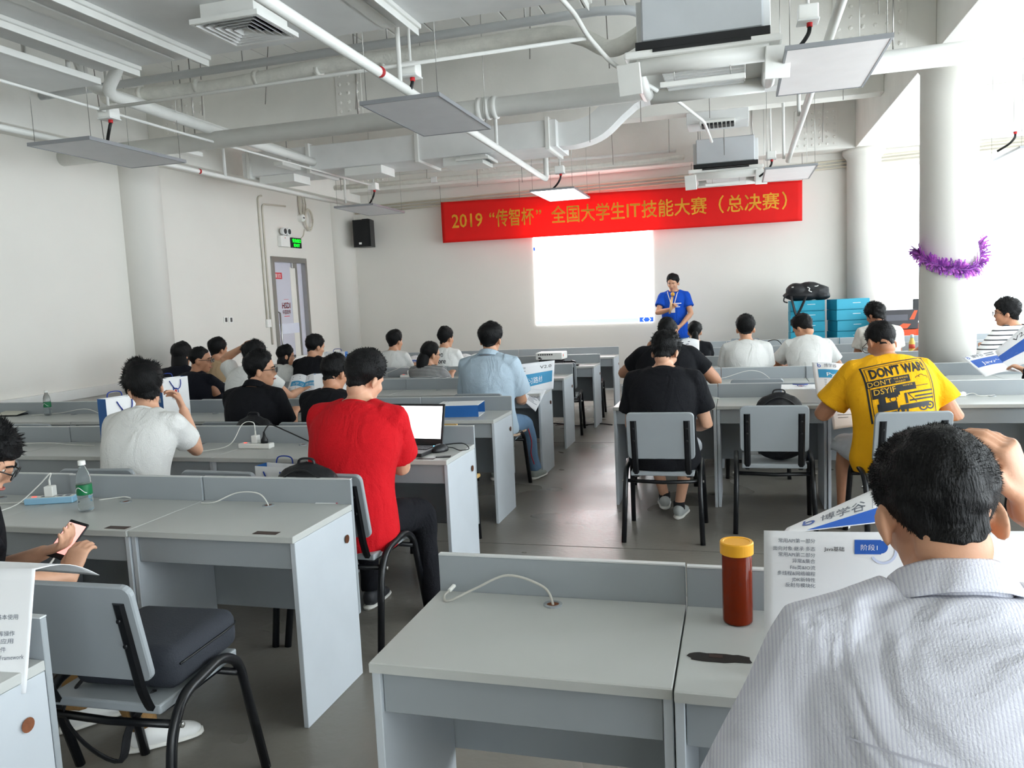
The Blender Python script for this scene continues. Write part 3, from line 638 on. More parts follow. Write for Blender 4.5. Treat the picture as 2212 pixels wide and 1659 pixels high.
for i, (pt, pb) in enumerate((((557, 430), (577, 690)), ((566, 445), (583, 745)))):
    a, b = at_x(pt[0], pt[1], XL+0.015), at_x(pb[0], pb[1], XL+0.015)
    pipe('wall_conduit', [(XL+0.015, a.y+0.1+i*0.55, a.z+0.06), (XL+0.015, a.y, a.z+0.03), (XL+0.015, a.y, b.z)], 0.014, M_CREAM, ['cream wall conduit ending at a small switch left of the door', 'longer cream wall conduit closest to the door'][i], 'conduit')
    if i == 0: box('end_box', (0.04, 0.1, 0.12), M_WHITEPLASTIC, (XL+0.02, a.y+0.02, b.z-0.06), bpy.data.objects['wall_conduit'], bev=0.004)

# ------------------------------------------------------------------ boxes and bags at the front right
M_TURQ = mat('turquoise_carton', (34, 150, 178), 0.55, var=0.03)
M_TURQ2 = mat('turquoise_seam', (22, 112, 136), 0.6)
def carton(x, y, z, w, d, h, m, label, cat, group, rz=0.0, prints=True):
    e = empty('cardboard_box', (x, y, z), rz); tag(e, label, cat, group)
    box('carton_body', (w, d, h-0.004), m, (0, 0, h/2), e, bev=0.004)
    if prints: box('print_line', (0.11, 0.001, 0.006), M_WHITEINK, (0.05, -d/2-0.001, h*0.62), e, bev=0); box('tape_flap', (w*0.98, 0.001, 0.004), M_TURQ2, (0, -d/2-0.001, 0.012), e, bev=0)
    return e
CH = 0.153
for st, (x, y, n, rz) in enumerate(((0.97, 12.45, 9, 0.03), (1.53, 12.4, 9, 0.28))):
    for k in range(n):
        nm = ['under the black backpack', 'nearest the far column'][st]
        pos = 'topmost' if k == n-1 else 'number %d from the top' % (n-k)
        carton(x+rnd.uniform(-0.006, 0.006), y, k*CH, 0.47, 0.36, CH, M_TURQ, 'turquoise carton in the stack %s, %s' % (nm, pos if k == n-1 else ['second', 'third', 'fourth', 'fifth', 'sixth', 'seventh', 'eighth', 'lowest'][n-2-k]+' from the top' if k else 'lowest of all'), 'box', 'turquoise cartons', rz+rnd.uniform(-0.01, 0.01))
M_ORANGE = mat('orange_carton', (226, 84, 44), 0.55); M_DKCARTON = mat('charcoal_carton', (58, 56, 60), 0.55)
for k in range(4): carton(2.1, 12.0, k*0.235, 0.42, 0.3, 0.235, M_ORANGE, 'orange carton below the charcoal one by the window, '+['lowest of the stack', 'second from the floor', 'third from the floor', 'directly under it'][k], 'box', 'orange cartons', 0.06, True)
gb = carton(2.12, 11.98, 0.94, 0.42, 0.3, 0.265, M_DKCARTON, 'charcoal carton with orange slashes on top of the orange cartons', 'box', 'printed cartons', 0.06, False)
gfn = lambda u, v, l=0.0: Vector((u, -0.15-l, v))
shape_print('orange_slash', [([(0.10, 0.13), (0.16, 0.13), (0.2, 0.25), (0.16, 0.25)], [(0, 1, 2, 3)]), ([(-0.08, 0.01), (0.07, 0.01), (0.12, 0.07), (0.02, 0.08)], [(0, 1, 2, 3)])], gfn, M_ORANGE, gb, None, 0.001)
shape_print('keyboard_picture', [rect(-0.19, 0.12, 0.08, 0.2)], gfn, mat('carton_print_grey', (84, 84, 92), 0.5), gb, None, 0.001)
for k in range(5): carton(2.5, 12.1, k*0.2, 0.34, 0.3, 0.2, M_ORANGE if k != 3 else mat('red_carton', (150, 34, 30), 0.55), 'carton of the narrow stack half hidden by the tinsel column, '+['lowest', 'second from the floor', 'middle', 'red fourth from the floor', 'topmost orange'][k], 'box', 'narrow stack of cartons', -0.05, False)
mn = empty('monitor', (2.47, 12.05, 1.0), 0.05); tag(mn, 'black monitor standing on the narrow carton stack by the column', 'monitor')
box('screen', (0.32, 0.03, 0.3), M_BLACKPLASTIC, (0, 0, 0.19), mn, bev=0.006); box('foot', (0.18, 0.12, 0.015), M_BLACKPLASTIC, (0, 0.0, 0.008), mn); box('neck', (0.04, 0.03, 0.06), M_BLACKPLASTIC, (0, 0.02, 0.04), mn)

def blob(name, ctr_list, m, parent, voxel=0.012, noise=0.0, seed=1, loc=(0, 0, 0)):
    """soft lumpy form: union of ellipsoids, melted together"""
    mb = MB(); R = random.Random(seed)
    for (c, r) in ctr_list:
        n1, n2 = 14, 9; V = []; F = []
        for j in range(1, n2):
            th = PI*j/n2
            for i in range(n1):
                a = 2*PI*i/n1; k = 1+R.uniform(-noise, noise)
                V.append((c[0]+r[0]*k*math.sin(th)*math.cos(a), c[1]+r[1]*k*math.sin(th)*math.sin(a), c[2]+r[2]*k*math.cos(th)))
        V += [(c[0], c[1], c[2]+r[2]), (c[0], c[1], c[2]-r[2])]; t, b = len(V)-2, len(V)-1
        for j in range(n2-2):
            for i in range(n1):
                p, q = j*n1+i, j*n1+(i+1) % n1; F.append((p, p+n1, q+n1, q))
        for i in range(n1): F.append((t, i, (i+1) % n1)); F.append((b, (n2-2)*n1+(i+1) % n1, (n2-2)*n1+i))
        mb.add(V, F)
    o = mb.build(name, m, parent, True, loc); melt(o, voxel, 3); return o
MELT = []
def melt(o, voxel, it=2, dec=0.0):
    r = o.modifiers.new('r', 'REMESH'); r.mode = 'VOXEL'; r.voxel_size = voxel; r.use_smooth_shade = True
    if it: s = o.modifiers.new('s', 'SMOOTH'); s.iterations = it; s.factor = 0.5
    if dec: d = o.modifiers.new('d', 'DECIMATE'); d.ratio = dec
    MELT.append(o)
def apply_melts():
    dg = bpy.context.evaluated_depsgraph_get()
    for o in MELT:
        me = bpy.data.meshes.new_from_object(o.evaluated_get(dg)); old = o.data; o.modifiers.clear(); o.data = me; me.shade_smooth()
    MELT.clear()
M_BAGBLACK = mat('black_nylon', (17, 18, 22), 0.55, var=0.2, vscale=8, bump=0.3, bscale=90)
M_BAGGREY = mat('grey_nylon', (70, 72, 80), 0.6, var=0.12, vscale=8, bump=0.3, bscale=90)
bk = empty('backpack', (0.97, 12.42, 9*CH)); tag(bk, 'black travel backpack lying on the left turquoise stack', 'backpack')
blob('bag_body', [((-0.06, 0, 0.08), (0.27, 0.15, 0.09)), ((-0.14, -0.02, 0.16), (0.15, 0.13, 0.1)), ((0.12, 0, 0.13), (0.2, 0.13, 0.1)), ((0.03, 0, 0.18), (0.18, 0.12, 0.09)), ((0.2, 0, 0.06), (0.13, 0.12, 0.07))], M_BAGBLACK, bk, 0.015, 0.05)
tube('strap', smooth_path([(-0.22, -0.14, 0.07), (-0.2, -0.2, -0.05), (-0.16, -0.205, -0.2), (-0.12, -0.2, -0.16), (-0.06, -0.2, -0.03), (-0.02, -0.15, 0.06)], 5), 0.018, M_BAGBLACK, bk, 6, 0.25)
tube('handle', smooth_path([(-0.26, -0.1, 0.1), (-0.31, -0.12, 0.06), (-0.32, -0.12, 0.0), (-0.27, -0.13, -0.02)], 5), 0.01, M_BAGBLACK, bk, 6)
M_MARK = mat('white_mark', (230, 230, 228), 0.5)
tube('logo', smooth_path([(0.0, -0.145, 0.19), (0.03, -0.152, 0.17), (0.02, -0.155, 0.14), (0.06, -0.15, 0.12)], 5), 0.007, M_MARK, bk, 6)
tube('logo', smooth_path([(0.10, -0.138, 0.2), (0.13, -0.136, 0.2), (0.15, -0.13, 0.21)], 5), 0.006, M_MARK, bk, 6)
box('buckle', (0.03, 0.01, 0.02), M_STEEL, (-0.2, -0.14, 0.2), bk)

# tinsel garland round the near column
tg = empty('tinsel_garland', (1.84, 8.1, 1.8)); tag(tg, 'shiny purple tinsel garland looped round the round white column', 'garland')
M_TINSEL = mat('purple_tinsel_foil', (214, 124, 222), 0.2, metal=0.1, var=0.35, vscale=40)
M_TINSEL2 = mat('dark_tinsel_foil', (150, 90, 176), 0.3, metal=0.15, var=0.3, vscale=40)
P = []
for k in range(41):
    a = PI+0.15+(PI-0.05)*k/40          # round the camera side of the column, from left to right
    sag = 0.20*(1-((k-24)/24.0)**2) if k < 24 else 0.20*(1-((k-24)/16.0)**2*1.25)
    P.append(Vector(((CR+0.02)*math.cos(a), (CR+0.02)*math.sin(a), 0.06-sag)))
tube('core_string', P, 0.008, M_TINSEL2, tg, 6)
for mt, nm, seed in ((M_TINSEL, 'foil_fringe', 1), (M_TINSEL2, 'dark_foil_fringe', 2)):
    R = random.Random(seed); mb = MB()
    for k in range(380):
        t = R.random()
        if R.random() < 0.22: t = R.random()*0.05
        i = t*40; i0 = min(int(i), 39); p = P[i0].lerp(P[i0+1], i-i0); tan = (P[i0+1]-P[i0]).normalized(); out = Vector((p.x, p.y, 0)).normalized()
        a = R.uniform(0, 2*PI); up = Vector((0, 0, 1)); d = (up*math.cos(a)+out*abs(math.sin(a))*0.9+tan*R.uniform(-0.35, 0.35)).normalized()
        ln = R.uniform(0.05, 0.095); w = tan.cross(d).cross(d).normalized()*R.uniform(0.002, 0.005) if R.random() < 0.3 else tan*R.uniform(0.003, 0.009)
        e = p+d*ln; mb.add([p-w, p+w, e+w, e-w], [(0, 1, 2, 3)])
    o = mb.build(nm, mt, tg); o['kind'] = 'stuff'
# ================================================================== desks
UW, DD, HT = 0.735, 0.47, 0.75
M_CAP = mat('pale_cap_strip', (205, 208, 208), 0.4)
def make_desk(w):
    e = empty('desk')
    box('desktop', (w-0.004, DD, 0.026), M_DESKTOP, (w/2, DD/2, HT-0.013), e, bev=0.002)
    box('edge_band', (w-0.006, 0.003, 0.022), M_DESKTOP, (w/2, -0.0015, HT-0.013), e, bev=0)
    for x in (0.0125, w-0.0125):
        p = box('side_panel', (0.021, DD-0.012, HT-0.027), M_EDGE, (x, DD/2+0.004, (HT-0.027)/2), e, bev=0.002)
    box('back_board', (w-0.004, 0.018, 0.59), M_DESK, (w/2, DD+0.010, 0.56), e, bev=0.002)
    box('board_cap', (w-0.006, 0.02, 0.004), M_CAP, (w/2, DD+0.010, 0.857), e, bev=0)
    box('apron', (w-0.05, 0.016, 0.105), M_DESK, (w/2, 0.03, HT-0.08), e, bev=0.002)
    g = MB().lathe([(0.026, 0), (0.026, 0.004), (0.018, 0.005), (0.018, 0.0)], 16).build('grommet_ring', M_DESK, e, False, (w*0.5, DD-0.06, HT))
    MB().lathe([(0.001, 0), (0.0175, 0.0), (0.0175, 0.001)], 14).build('hole', M_HOLE, g, False, (0, 0, 0.0008))
    return e
END_HOLE = MB().lathe([(0.001, 0), (0.017, 0.0), (0.018, 0.002)], 16).mesh('side_hole')
STICK = MB().box((0, 0, 0), (0.10, 0.035, 0.001)).mesh('sticker')
proto = {}
ROWS = [  # front edge y, x of the aisle end, number of desks, direction, words for the row, unit width
    (1.02, -1.66, 1, -1, 'in the row at the lower left corner', UW), (2.53, -1.59, 3, -1, 'in the left row of the green label bottle', UW), (3.91, -1.50, 6, -1, 'in the left row of the red shirt', UW),
    (5.28, -1.66, 7, -1, 'in the left row of the black polo shirt', UW), (6.77, -1.69, 6, -1, 'in the left row of the pale blue shirt', UW), (8.08, -1.75, 6, -1, 'in the left row of the ponytail', UW),
    (9.42, -1.67, 6, -1, 'in the left row before the foremost', UW), (10.78, -1.63, 6, -1, 'in the foremost left row', UW),
    (1.625, -0.85, 4, 1, 'in the nearest right row with the amber jar', 0.706), (5.88, -0.91, 6, 1, 'in the right row of the yellow shirt', 0.75), (7.22, -0.91, 6, 1, 'in the right row behind the yellow shirt', 0.75),
    (8.62, -0.91, 6, 1, 'in the right row of the white shirts', 0.75), (10.0, -0.91, 6, 1, 'in the right row before the foremost', 0.75), (11.27, -0.91, 6, 1, 'in the foremost right row', 0.75)]
ORD = ['first', 'second', 'third', 'fourth', 'fifth', 'sixth', 'seventh']
DESKS = {}
for ri, (fy, ax, n, dr_, words, w) in enumerate(ROWS):
    for k in range(n):
        if w not in proto: proto[w] = make_desk(w); d = proto[w]
        else: d = copy_tree(proto[w])
        x0 = ax-(k+1)*w if dr_ < 0 else ax+k*w
        d.location = (x0, fy+rnd.uniform(-0.012, 0.012), 0)
        tag(d, 'grey desk %s, %s from the aisle' % (words, ORD[k]), 'desk', 'classroom desks'); DESKS[(ri, k)] = d
        if k == 0:   # cable hole in the free end panel
            sx = w if dr_ < 0 else 0.0
            h = put('side_hole', END_HOLE, M_HOLE, d, (sx+(0.0022 if dr_ < 0 else -0.0022), DD-0.07, 0.62), (0, PI/2 if dr_ < 0 else -PI/2, 0))
for (ri, k, x) in ((1, 0, 0.6), (1, 1, 0.66), (2, 0, 0.6)):
    put('sticker', STICK, M_STICKER, DESKS[(ri, k)], (x, 0.035, HT+0.0008))
# torn dark sticker on the desk by the amber jar
st = MB(); Rr = random.Random(3); n = 22
V = [(0.075*math.cos(2*PI*k/n)*Rr.uniform(0.8, 1.05), 0.022*math.copysign(abs(math.sin(2*PI*k/n))**0.4, math.sin(2*PI*k/n))*Rr.uniform(0.8, 1.1), 0) for k in range(n)]
st.add(V+[(v[0], v[1], 0.0012) for v in V], [tuple(range(n, 2*n))]+[(k, (k+1) % n, n+(k+1) % n, n+k) for k in range(n)])
sp = at_z(1556, 1422, HT); dk = DESKS[(8, 1)]
so = st.build('torn_sticker', mat('torn_sticker_black', (26, 22, 20), 0.6, var=0.4, vscale=80), dk, False, (sp.x-dk.location.x, sp.y-dk.location.y, HT+0.0004))
box('sticker_patch', (0.03, 0.016, 0.0008), M_STICKER, (-0.01, 0.006, 0.0016), so, bev=0)

# ================================================================== chairs
def make_chair():
    e = empty('classroom_chair')
    box('seat', (0.40, 0.39, 0.03), M_DESK, (0, 0.01, 0.435), e, bev=0.006, seg=2)
    box('backrest', (0.42, 0.022, 0.31), M_DESK, (0, -0.235, 0.69), e, rot=(0.2, 0, 0), bev=0.004, vert_only=0.03)
    for s in (-1, 1):
        x = s*0.235
        path = round_path([(x+s*0.012, -0.26, 0.0), (x, -0.19, 0.36), (x, -0.13, 0.455), (x, 0.07, 0.485), (x, 0.16, 0.43), (x+s*0.012, 0.25, 0.0)], 0.075, 6)
        tube('side_frame', path, 0.0165, M_BLACKMETAL, e, 10)
        sup = MB(); P = [(s*0.165, -0.268, 0.79), (s*0.165, -0.21, 0.5), (s*0.165, -0.17, 0.41), (s*0.165, -0.05, 0.405), (s*0.165, 0.15, 0.405)]
        sup.tube(round_path(P, 0.05, 4), 0.02, 6, True, 0.45, ref=(1, 0, 0)); sp_ = sup.build('back_support', M_BLACKMETAL, e)
        for z, y in ((0.74, -0.272), (0.66, -0.256)): MB().lathe([(0.007, 0), (0.006, 0.004), (0.001, 0.005)], 8, (0, 0, 0), Matrix.Rotation(PI/2, 3, 'X')).build('bolt', M_BLACKPLASTIC, sp_, False, (s*0.165, y, z))
        MB().lathe([(0.009, 0), (0.009, 0.01), (0.001, 0.012)], 8, (0, 0, 0), Matrix.Rotation(s*PI/2, 3, 'Y')).build('frame_bolt', M_STEEL, e, False, (x+s*0.013, -0.165, 0.385))
    tube('cross_bar', [(-0.235, -0.165, 0.385), (0, -0.165, 0.375), (0.235, -0.165, 0.385)], 0.0125, M_BLACKMETAL, e, 8)
    tube('cross_bar', [(-0.235, 0.15, 0.395), (0.235, 0.15, 0.395)], 0.0125, M_BLACKMETAL, e, 8)
    return e
chair0 = None
def chair(x, y, label, rz=0.0):
    global chair0
    if chair0 is None: chair0 = make_chair(); c = chair0
    else: c = copy_tree(chair0)
    c.location = (x, y, 0); c.rotation_euler = (0, 0, rz); tag(c, label, 'chair', 'classroom chairs'); return c
chair(-1.85, 2.02, 'empty grey chair at lower left with a dark padded bag on its seat', 0.03)
q = at_z(465, 1018, 0.85); CH_E = chair(q.x, q.y+0.3, 'empty grey chair left of the red T-shirt, its top showing over the desk board', -0.06)
q = at_z(55, 915, 0.85); chair(q.x, 4.86, 'empty chair at the far left edge, one row ahead of the bottle')
q = at_z(140, 928, 0.85); chair(q.x+0.1, 4.78, 'empty chair at the far left, right of the one at the edge')
chair(-2.02, 9.12, 'empty grey chair at the aisle end near the projector', 0.12)
chair(-1.98, 10.45, 'empty chair at the aisle end of the foremost left row', 0.1)
chair(0.21, 5.5, 'grey chair with a white paper bag on its seat, right of the black shirt', 0.0)
chair(1.88, 5.42, 'empty grey chair at the right edge behind the grey backpack', 0.0)
q = at_z(1635, 822, 0.83); chair(q.x, q.y+0.28, 'empty chair seen only as an edge above the desk, right of the black shirt')
# wooden chair back between two left rows
wc = empty('wooden_chair', (-1.86, 4.75, 0)); tag(wc, 'pale wooden chair tucked between the desks beside the laptop', 'chair')
M_WOOD = mat('pale_plywood', (206, 168, 104), 0.5, var=0.12, vscale=4, stretch=(1, 1, 8))
box('seat', (0.38, 0.38, 0.025), M_WOOD, (0, 0.02, 0.43), wc, bev=0.006)
bb = MB(); bb.box((-0.13, -0.19, 0.74), (0.12, 0.018, 0.2)); bb.box((0.13, -0.19, 0.74), (0.12, 0.018, 0.2)); bb.box((0, -0.19, 0.80), (0.16, 0.018, 0.07)); bb.box((0, -0.19, 0.665), (0.16, 0.018, 0.05)); bb.build('backrest', M_WOOD, wc)
for sx in (-1, 1):
    for y in (-0.17, 0.19): tube('leg', [(sx*0.17, y, 0), (sx*0.16, y*0.95, 0.42)], 0.014, M_BLACKMETAL, wc, 8)
    tube('back_post', [(sx*0.14, -0.18, 0.42), (sx*0.14, -0.185, 0.78)], 0.011, M_BLACKMETAL, wc, 8)
# ================================================================== people
ELL = [((0, -0.012, 0.030), (0.0755, 0.095, 0.088)), ((0, 0.018, -0.020), (0.062, 0.066, 0.085)), ((0, 0.040, -0.088), (0.034, 0.038, 0.028)), ((0, 0.010, -0.060), (0.054, 0.058, 0.048)),
       ((0, 0.090, -0.024), (0.015, 0.018, 0.016)), ((0, 0.084, -0.004), (0.009, 0.010, 0.028)), ((0, 0.078, -0.060), (0.022, 0.011, 0.009)), ((0, 0.070, 0.024), (0.050, 0.016, 0.010)), ((0, -0.045, -0.055), (0.052, 0.045, 0.05)),
       ((0.040, 0.052, -0.022), (0.022, 0.024, 0.024)), ((-0.040, 0.052, -0.022), (0.022, 0.024, 0.024))]
def head_r(D):
    D = np.asarray(D, float); acc = np.zeros(len(D)); k = 190.0
    for c, r in ELL:
        c = np.array(c); r = np.array(r); A = ((D/r)**2).sum(1); B = -2*((D/r)*(c/r)).sum(1); C = ((c/r)**2).sum()-1
        ds = B*B-4*A*C; t = np.where(ds > 0, (-B+np.sqrt(np.maximum(ds, 0)))/(2*A), 0); acc += np.exp(k*np.maximum(t, 0))
    R = np.log(acc)/k-0.004
    for sx in (-1, 1):
        e = np.array([sx*0.032, 0.078, 0.004]); e /= np.linalg.norm(e); R -= 0.006*np.exp(-((D-e)**2).sum(1)/0.022)
    return R
def sph_dirs(n1, n2):
    th = PI*(np.arange(n2)+0.5)/n2; a = 2*PI*np.arange(n1)/n1
    T, Aa = np.meshgrid(th, a, indexing='ij'); D = np.stack([np.sin(T)*np.cos(Aa), np.sin(T)*np.sin(Aa), np.cos(T)], -1).reshape(-1, 3)
    F = []
    for j in range(n2-1):
        for i in range(n1):
            p, q = j*n1+i, j*n1+(i+1) % n1; F.append((p, p+n1, q+n1, q))
    F.append(tuple(range(n1))); F.append(tuple((n2-1)*n1+n1-1-i for i in range(n1)))
    return D, F
def smst(x): x = np.clip(x, 0, 1); return x*x*(3-2*x)
def nfield(P, seed, freqs=((9, 1.0), (17, 0.6), (31, 0.35)), aniso=(1, 1, 1)):
    g = np.random.default_rng(seed); P = np.asarray(P)*np.array(aniso); o = np.zeros(len(P))
    for f, a in freqs:
        for _ in range(4):
            k = g.normal(size=3); k *= f*2.2/np.linalg.norm(k); o += a*0.5*np.sin(P @ k+g.uniform(0, 6.3)+1.3*np.sin(P @ (g.normal(size=3)*f*0.7)))
    return o
HAIRLINE = {  # height of the hairline by azimuth from the face: 0, 50, 80, 105, 130, 180 degrees
    'short': (0.070, 0.05, -0.012, -0.004, -0.042, -0.066), 'mop': (0.038, 0.03, -0.03, -0.025, -0.055, -0.08), 'buzz': (0.075, 0.055, -0.005, 0.0, -0.036, -0.062), 'long': (0.06, 0.03, -0.08, -0.14, -0.17, -0.18)}
HTHICK = {'short': (0.013, 0.026), 'mop': (0.020, 0.032), 'buzz': (0.005, 0.010), 'long': (0.016, 0.022)}
def hair_mesh(style, seed, n1=64, n2=48, spikes=500, thick=1.0, spl=0.014, comb=0.8):
    D, F = sph_dirs(n1, n2); R = head_r(D); P = D*R[:, None]
    az = np.degrees(np.abs(np.arctan2(D[:, 0], D[:, 1]))); hl = np.interp(az, [0, 50, 80, 105, 130, 180], HAIRLINE[style])
    side, top = HTHICK[style]; up = smst((P[:, 2]+0.02)/0.10); th = (side+(top-side)*up)*thick; th = th*(0.4+0.6*smst((P[:, 2]-hl)/0.07))
    nz = nfield(P, seed, ((22, 1.0), (45, 0.7), (90, 0.5)))
    hl = hl+0.006*nz; cov = smst((P[:, 2]-hl+0.008)/0.022)
    if style == 'long':
        below = smst((-0.02-P[:, 2])/0.12)*smst((az-70)/30); R = R+below*0.03
    T = -0.012+cov*(th+0.012)+cov*0.0035*nz*(1.6 if style == 'mop' else 1.0)
    V = D*(R+T)[:, None]
    mb = MB(); mb.add(V, F)
    sw = 0.0028 if n1 < 100 else 0.0011
    g = random.Random(seed); ok = np.where(cov > 0.75)[0]
    for _ in range(spikes):
        i = int(ok[g.randrange(len(ok))]); d = Vector(D[i]); p = Vector(V[i])-d*0.004
        fl = Vector((g.uniform(-1, 1)*0.6, g.uniform(-0.6, 0.6)*0.6, -0.9+g.uniform(-0.5, 0.5)))*comb; fl = fl-d*(fl @ d)
        tip = p+(d*(0.7 if d.z > 0.3 else 0.22)+fl).normalized()*g.uniform(0.5, 1.0)*spl
        s = d.cross(Vector((0, 0, 1)));  s = (s if s.length > 0.05 else Vector((1, 0, 0))).normalized()*sw; u = s.cross(d).normalized()*sw
        mb.add([p+s, p-s*0.5+u, p-s*0.5-u, tip], [(0, 1, 3), (1, 2, 3), (2, 0, 3)])
    return mb
def rotm(yaw, pitch=0.0, tilt=0.0):
    return Matrix.Rotation(math.radians(yaw), 3, 'Z') @ Matrix.Rotation(-math.radians(pitch), 3, 'X') @ Matrix.Rotation(math.radians(tilt), 3, 'Y')
def loft(mb, P, R, seg=32, n=30, ref=None, wr=0.0, seed=1, aniso=(1, 1, 1), freqs=None, capround=True):
    P = np.asarray([tuple(p) for p in P], float); R = np.asarray([(r, r) if np.isscalar(r) else r for r in R], float)
    m = len(P); t = np.linspace(0, m-1, n); Q = np.array(smooth_path(P.tolist(), 12)); tq = np.linspace(0, m-1, len(Q))
    P2 = np.stack([np.interp(t, tq, Q[:, k]) for k in range(3)], 1)
    RQ = np.array(smooth_path([(a, b, 0) for a, b in R], 12)); R2 = np.stack([np.interp(t, tq, RQ[:, k]) for k in range(2)], 1)
    V, F = tube_vf(P2, np.maximum(R2, 0.002), seg, True, 1.0, ref); V = np.array(V)
    if wr:
        C = np.repeat(P2, seg, 0); d = V-C; l = np.linalg.norm(d, axis=1)+1e-9
        V = V+d/l[:, None]*(wr*nfield(V, seed, freqs or ((7, 1.0), (14, 0.6)), aniso))[:, None]
    mb.add(V, F)
def ellipsoid(mb, c, r, Rm=None, n1=16, n2=12):
    D, F = sph_dirs(n1, n2); V = D*np.array(r)
    if Rm is not None: V = V @ np.array(Rm).T
    mb.add(V+np.array(tuple(c)), F)
def ik(S, W, la, lb, pole):
    d = W-S; L = min(d.length, (la+lb)*0.995); u = d.normalized(); W2 = S+u*L
    a = (la*la-lb*lb+L*L)/(2*L); h = math.sqrt(max(la*la-a*a, 0)); p = pole-u*(pole @ u); p.normalize()
    return S+u*a+p*h, W2
def add_hand(mb, W, d, n, side, curl=0.4, thumb=0.6, s=1.0, spread=0.0):
    d = d.normalized(); n = (n-d*(n @ d)).normalized(); lat = d.cross(n); tdir = lat*(1 if side > 0 else -1)*-1.0   # thumb side
    tdir = -n.cross(d) if side > 0 else n.cross(d)
    k = s
    mb.tube([W-d*0.02, W+d*0.02*k, W+d*0.055*k, W+d*0.088*k, W+d*0.098*k], np.array([(0.027, 0.02), (0.031, 0.018), (0.039, 0.016), (0.040, 0.014), (0.034, 0.011)])*k, 14, ref=tuple(lat))
    for i, ln in enumerate((0.92, 1.0, 0.95, 0.76)):
        off = tdir*(0.030-0.020*i)*k; p = W+d*(0.088-0.004*abs(i-1.2))*k+off; ang = 0.1; P = [p-d*0.012*k, p]
        dd = (d+tdir*spread*(1.5-i)*0.5).normalized()
        for sl in (0.040, 0.026, 0.021):
            ang += curl; v = dd*math.cos(ang)+n*math.sin(ang); p = p+v*sl*ln*k; P.append(p)
        mb.tube(P, [0.0095*k, 0.0092*k, 0.0088*k, 0.008*k, 0.0062*k], 8)
    b = W+d*0.022*k+tdir*0.024*k; v1 = (d*0.75+tdir*0.7+n*0.25).normalized(); v2 = (d*0.95+tdir*(0.35-0.5*thumb)+n*0.5*thumb).normalized()
    mb.tube([b-v1*0.015*k, b, b+v1*0.036*k, b+v1*0.036*k+v2*0.03*k, b+v1*0.036*k+v2*0.05*k], [0.014*k, 0.0135*k, 0.011*k, 0.0098*k, 0.0065*k], 8)
SKIN = {}
def skin(k=0):
    c = [(196, 146, 116), (182, 130, 100), (206, 158, 130), (168, 116, 88)][k]
    return mat('skin_tone_%d' % k, c, 0.5, var=0.05, vscale=25, bump=0.06, bscale=220)
M_HAIR = mat('black_hair', (9, 9, 10), 0.55, var=0.3, vscale=60, spec=0.25, bump=0.6, bscale=260, stretch=(1, 1, 0.25))
M_LENS = mat('spectacle_lens', (225, 232, 236), 0.05, trans=0.9, ior=1.1)
M_SOLE = mat('white_rubber_sole', (226, 224, 218), 0.6)
PEOPLE = {}
def fold_bump(m, strength=0.55, scale=6.0, dist=0.03):
    nt = m.node_tree; N = nt.nodes; L = nt.links; b = N['Principled BSDF']
    tc = N.new('ShaderNodeTexCoord'); mp = N.new('ShaderNodeMapping'); mp.inputs['Scale'].default_value = (1.2, 1.0, 0.7); mp.inputs['Rotation'].default_value = (0.0, 0.5, 0.3); L.new(tc.outputs['Object'], mp.inputs['Vector'])
    n = N.new('ShaderNodeTexNoise'); n.inputs['Scale'].default_value = scale; n.inputs['Detail'].default_value = 2.5; n.inputs['Distortion'].default_value = 1.6; L.new(mp.outputs['Vector'], n.inputs['Vector'])
    bp = N.new('ShaderNodeBump'); bp.inputs['Strength'].default_value = strength; bp.inputs['Distance'].default_value = dist; L.new(n.outputs['Fac'], bp.inputs['Height'])
    old = [l for l in L if l.to_node == b and l.to_socket.name == 'Normal']
    if old: L.new(old[0].from_socket, bp.inputs['Normal'])
    L.new(bp.outputs['Normal'], b.inputs['Normal']); return m
def shirt_mat(name, rgb, **k):
    new = ('cloth_'+name) not in MATS; m = mat('cloth_'+name, rgb, 0.85, var=0.06, vscale=5, bump=0.35, bscale=160, spec=0.2, **k)
    return fold_bump(m) if new else m
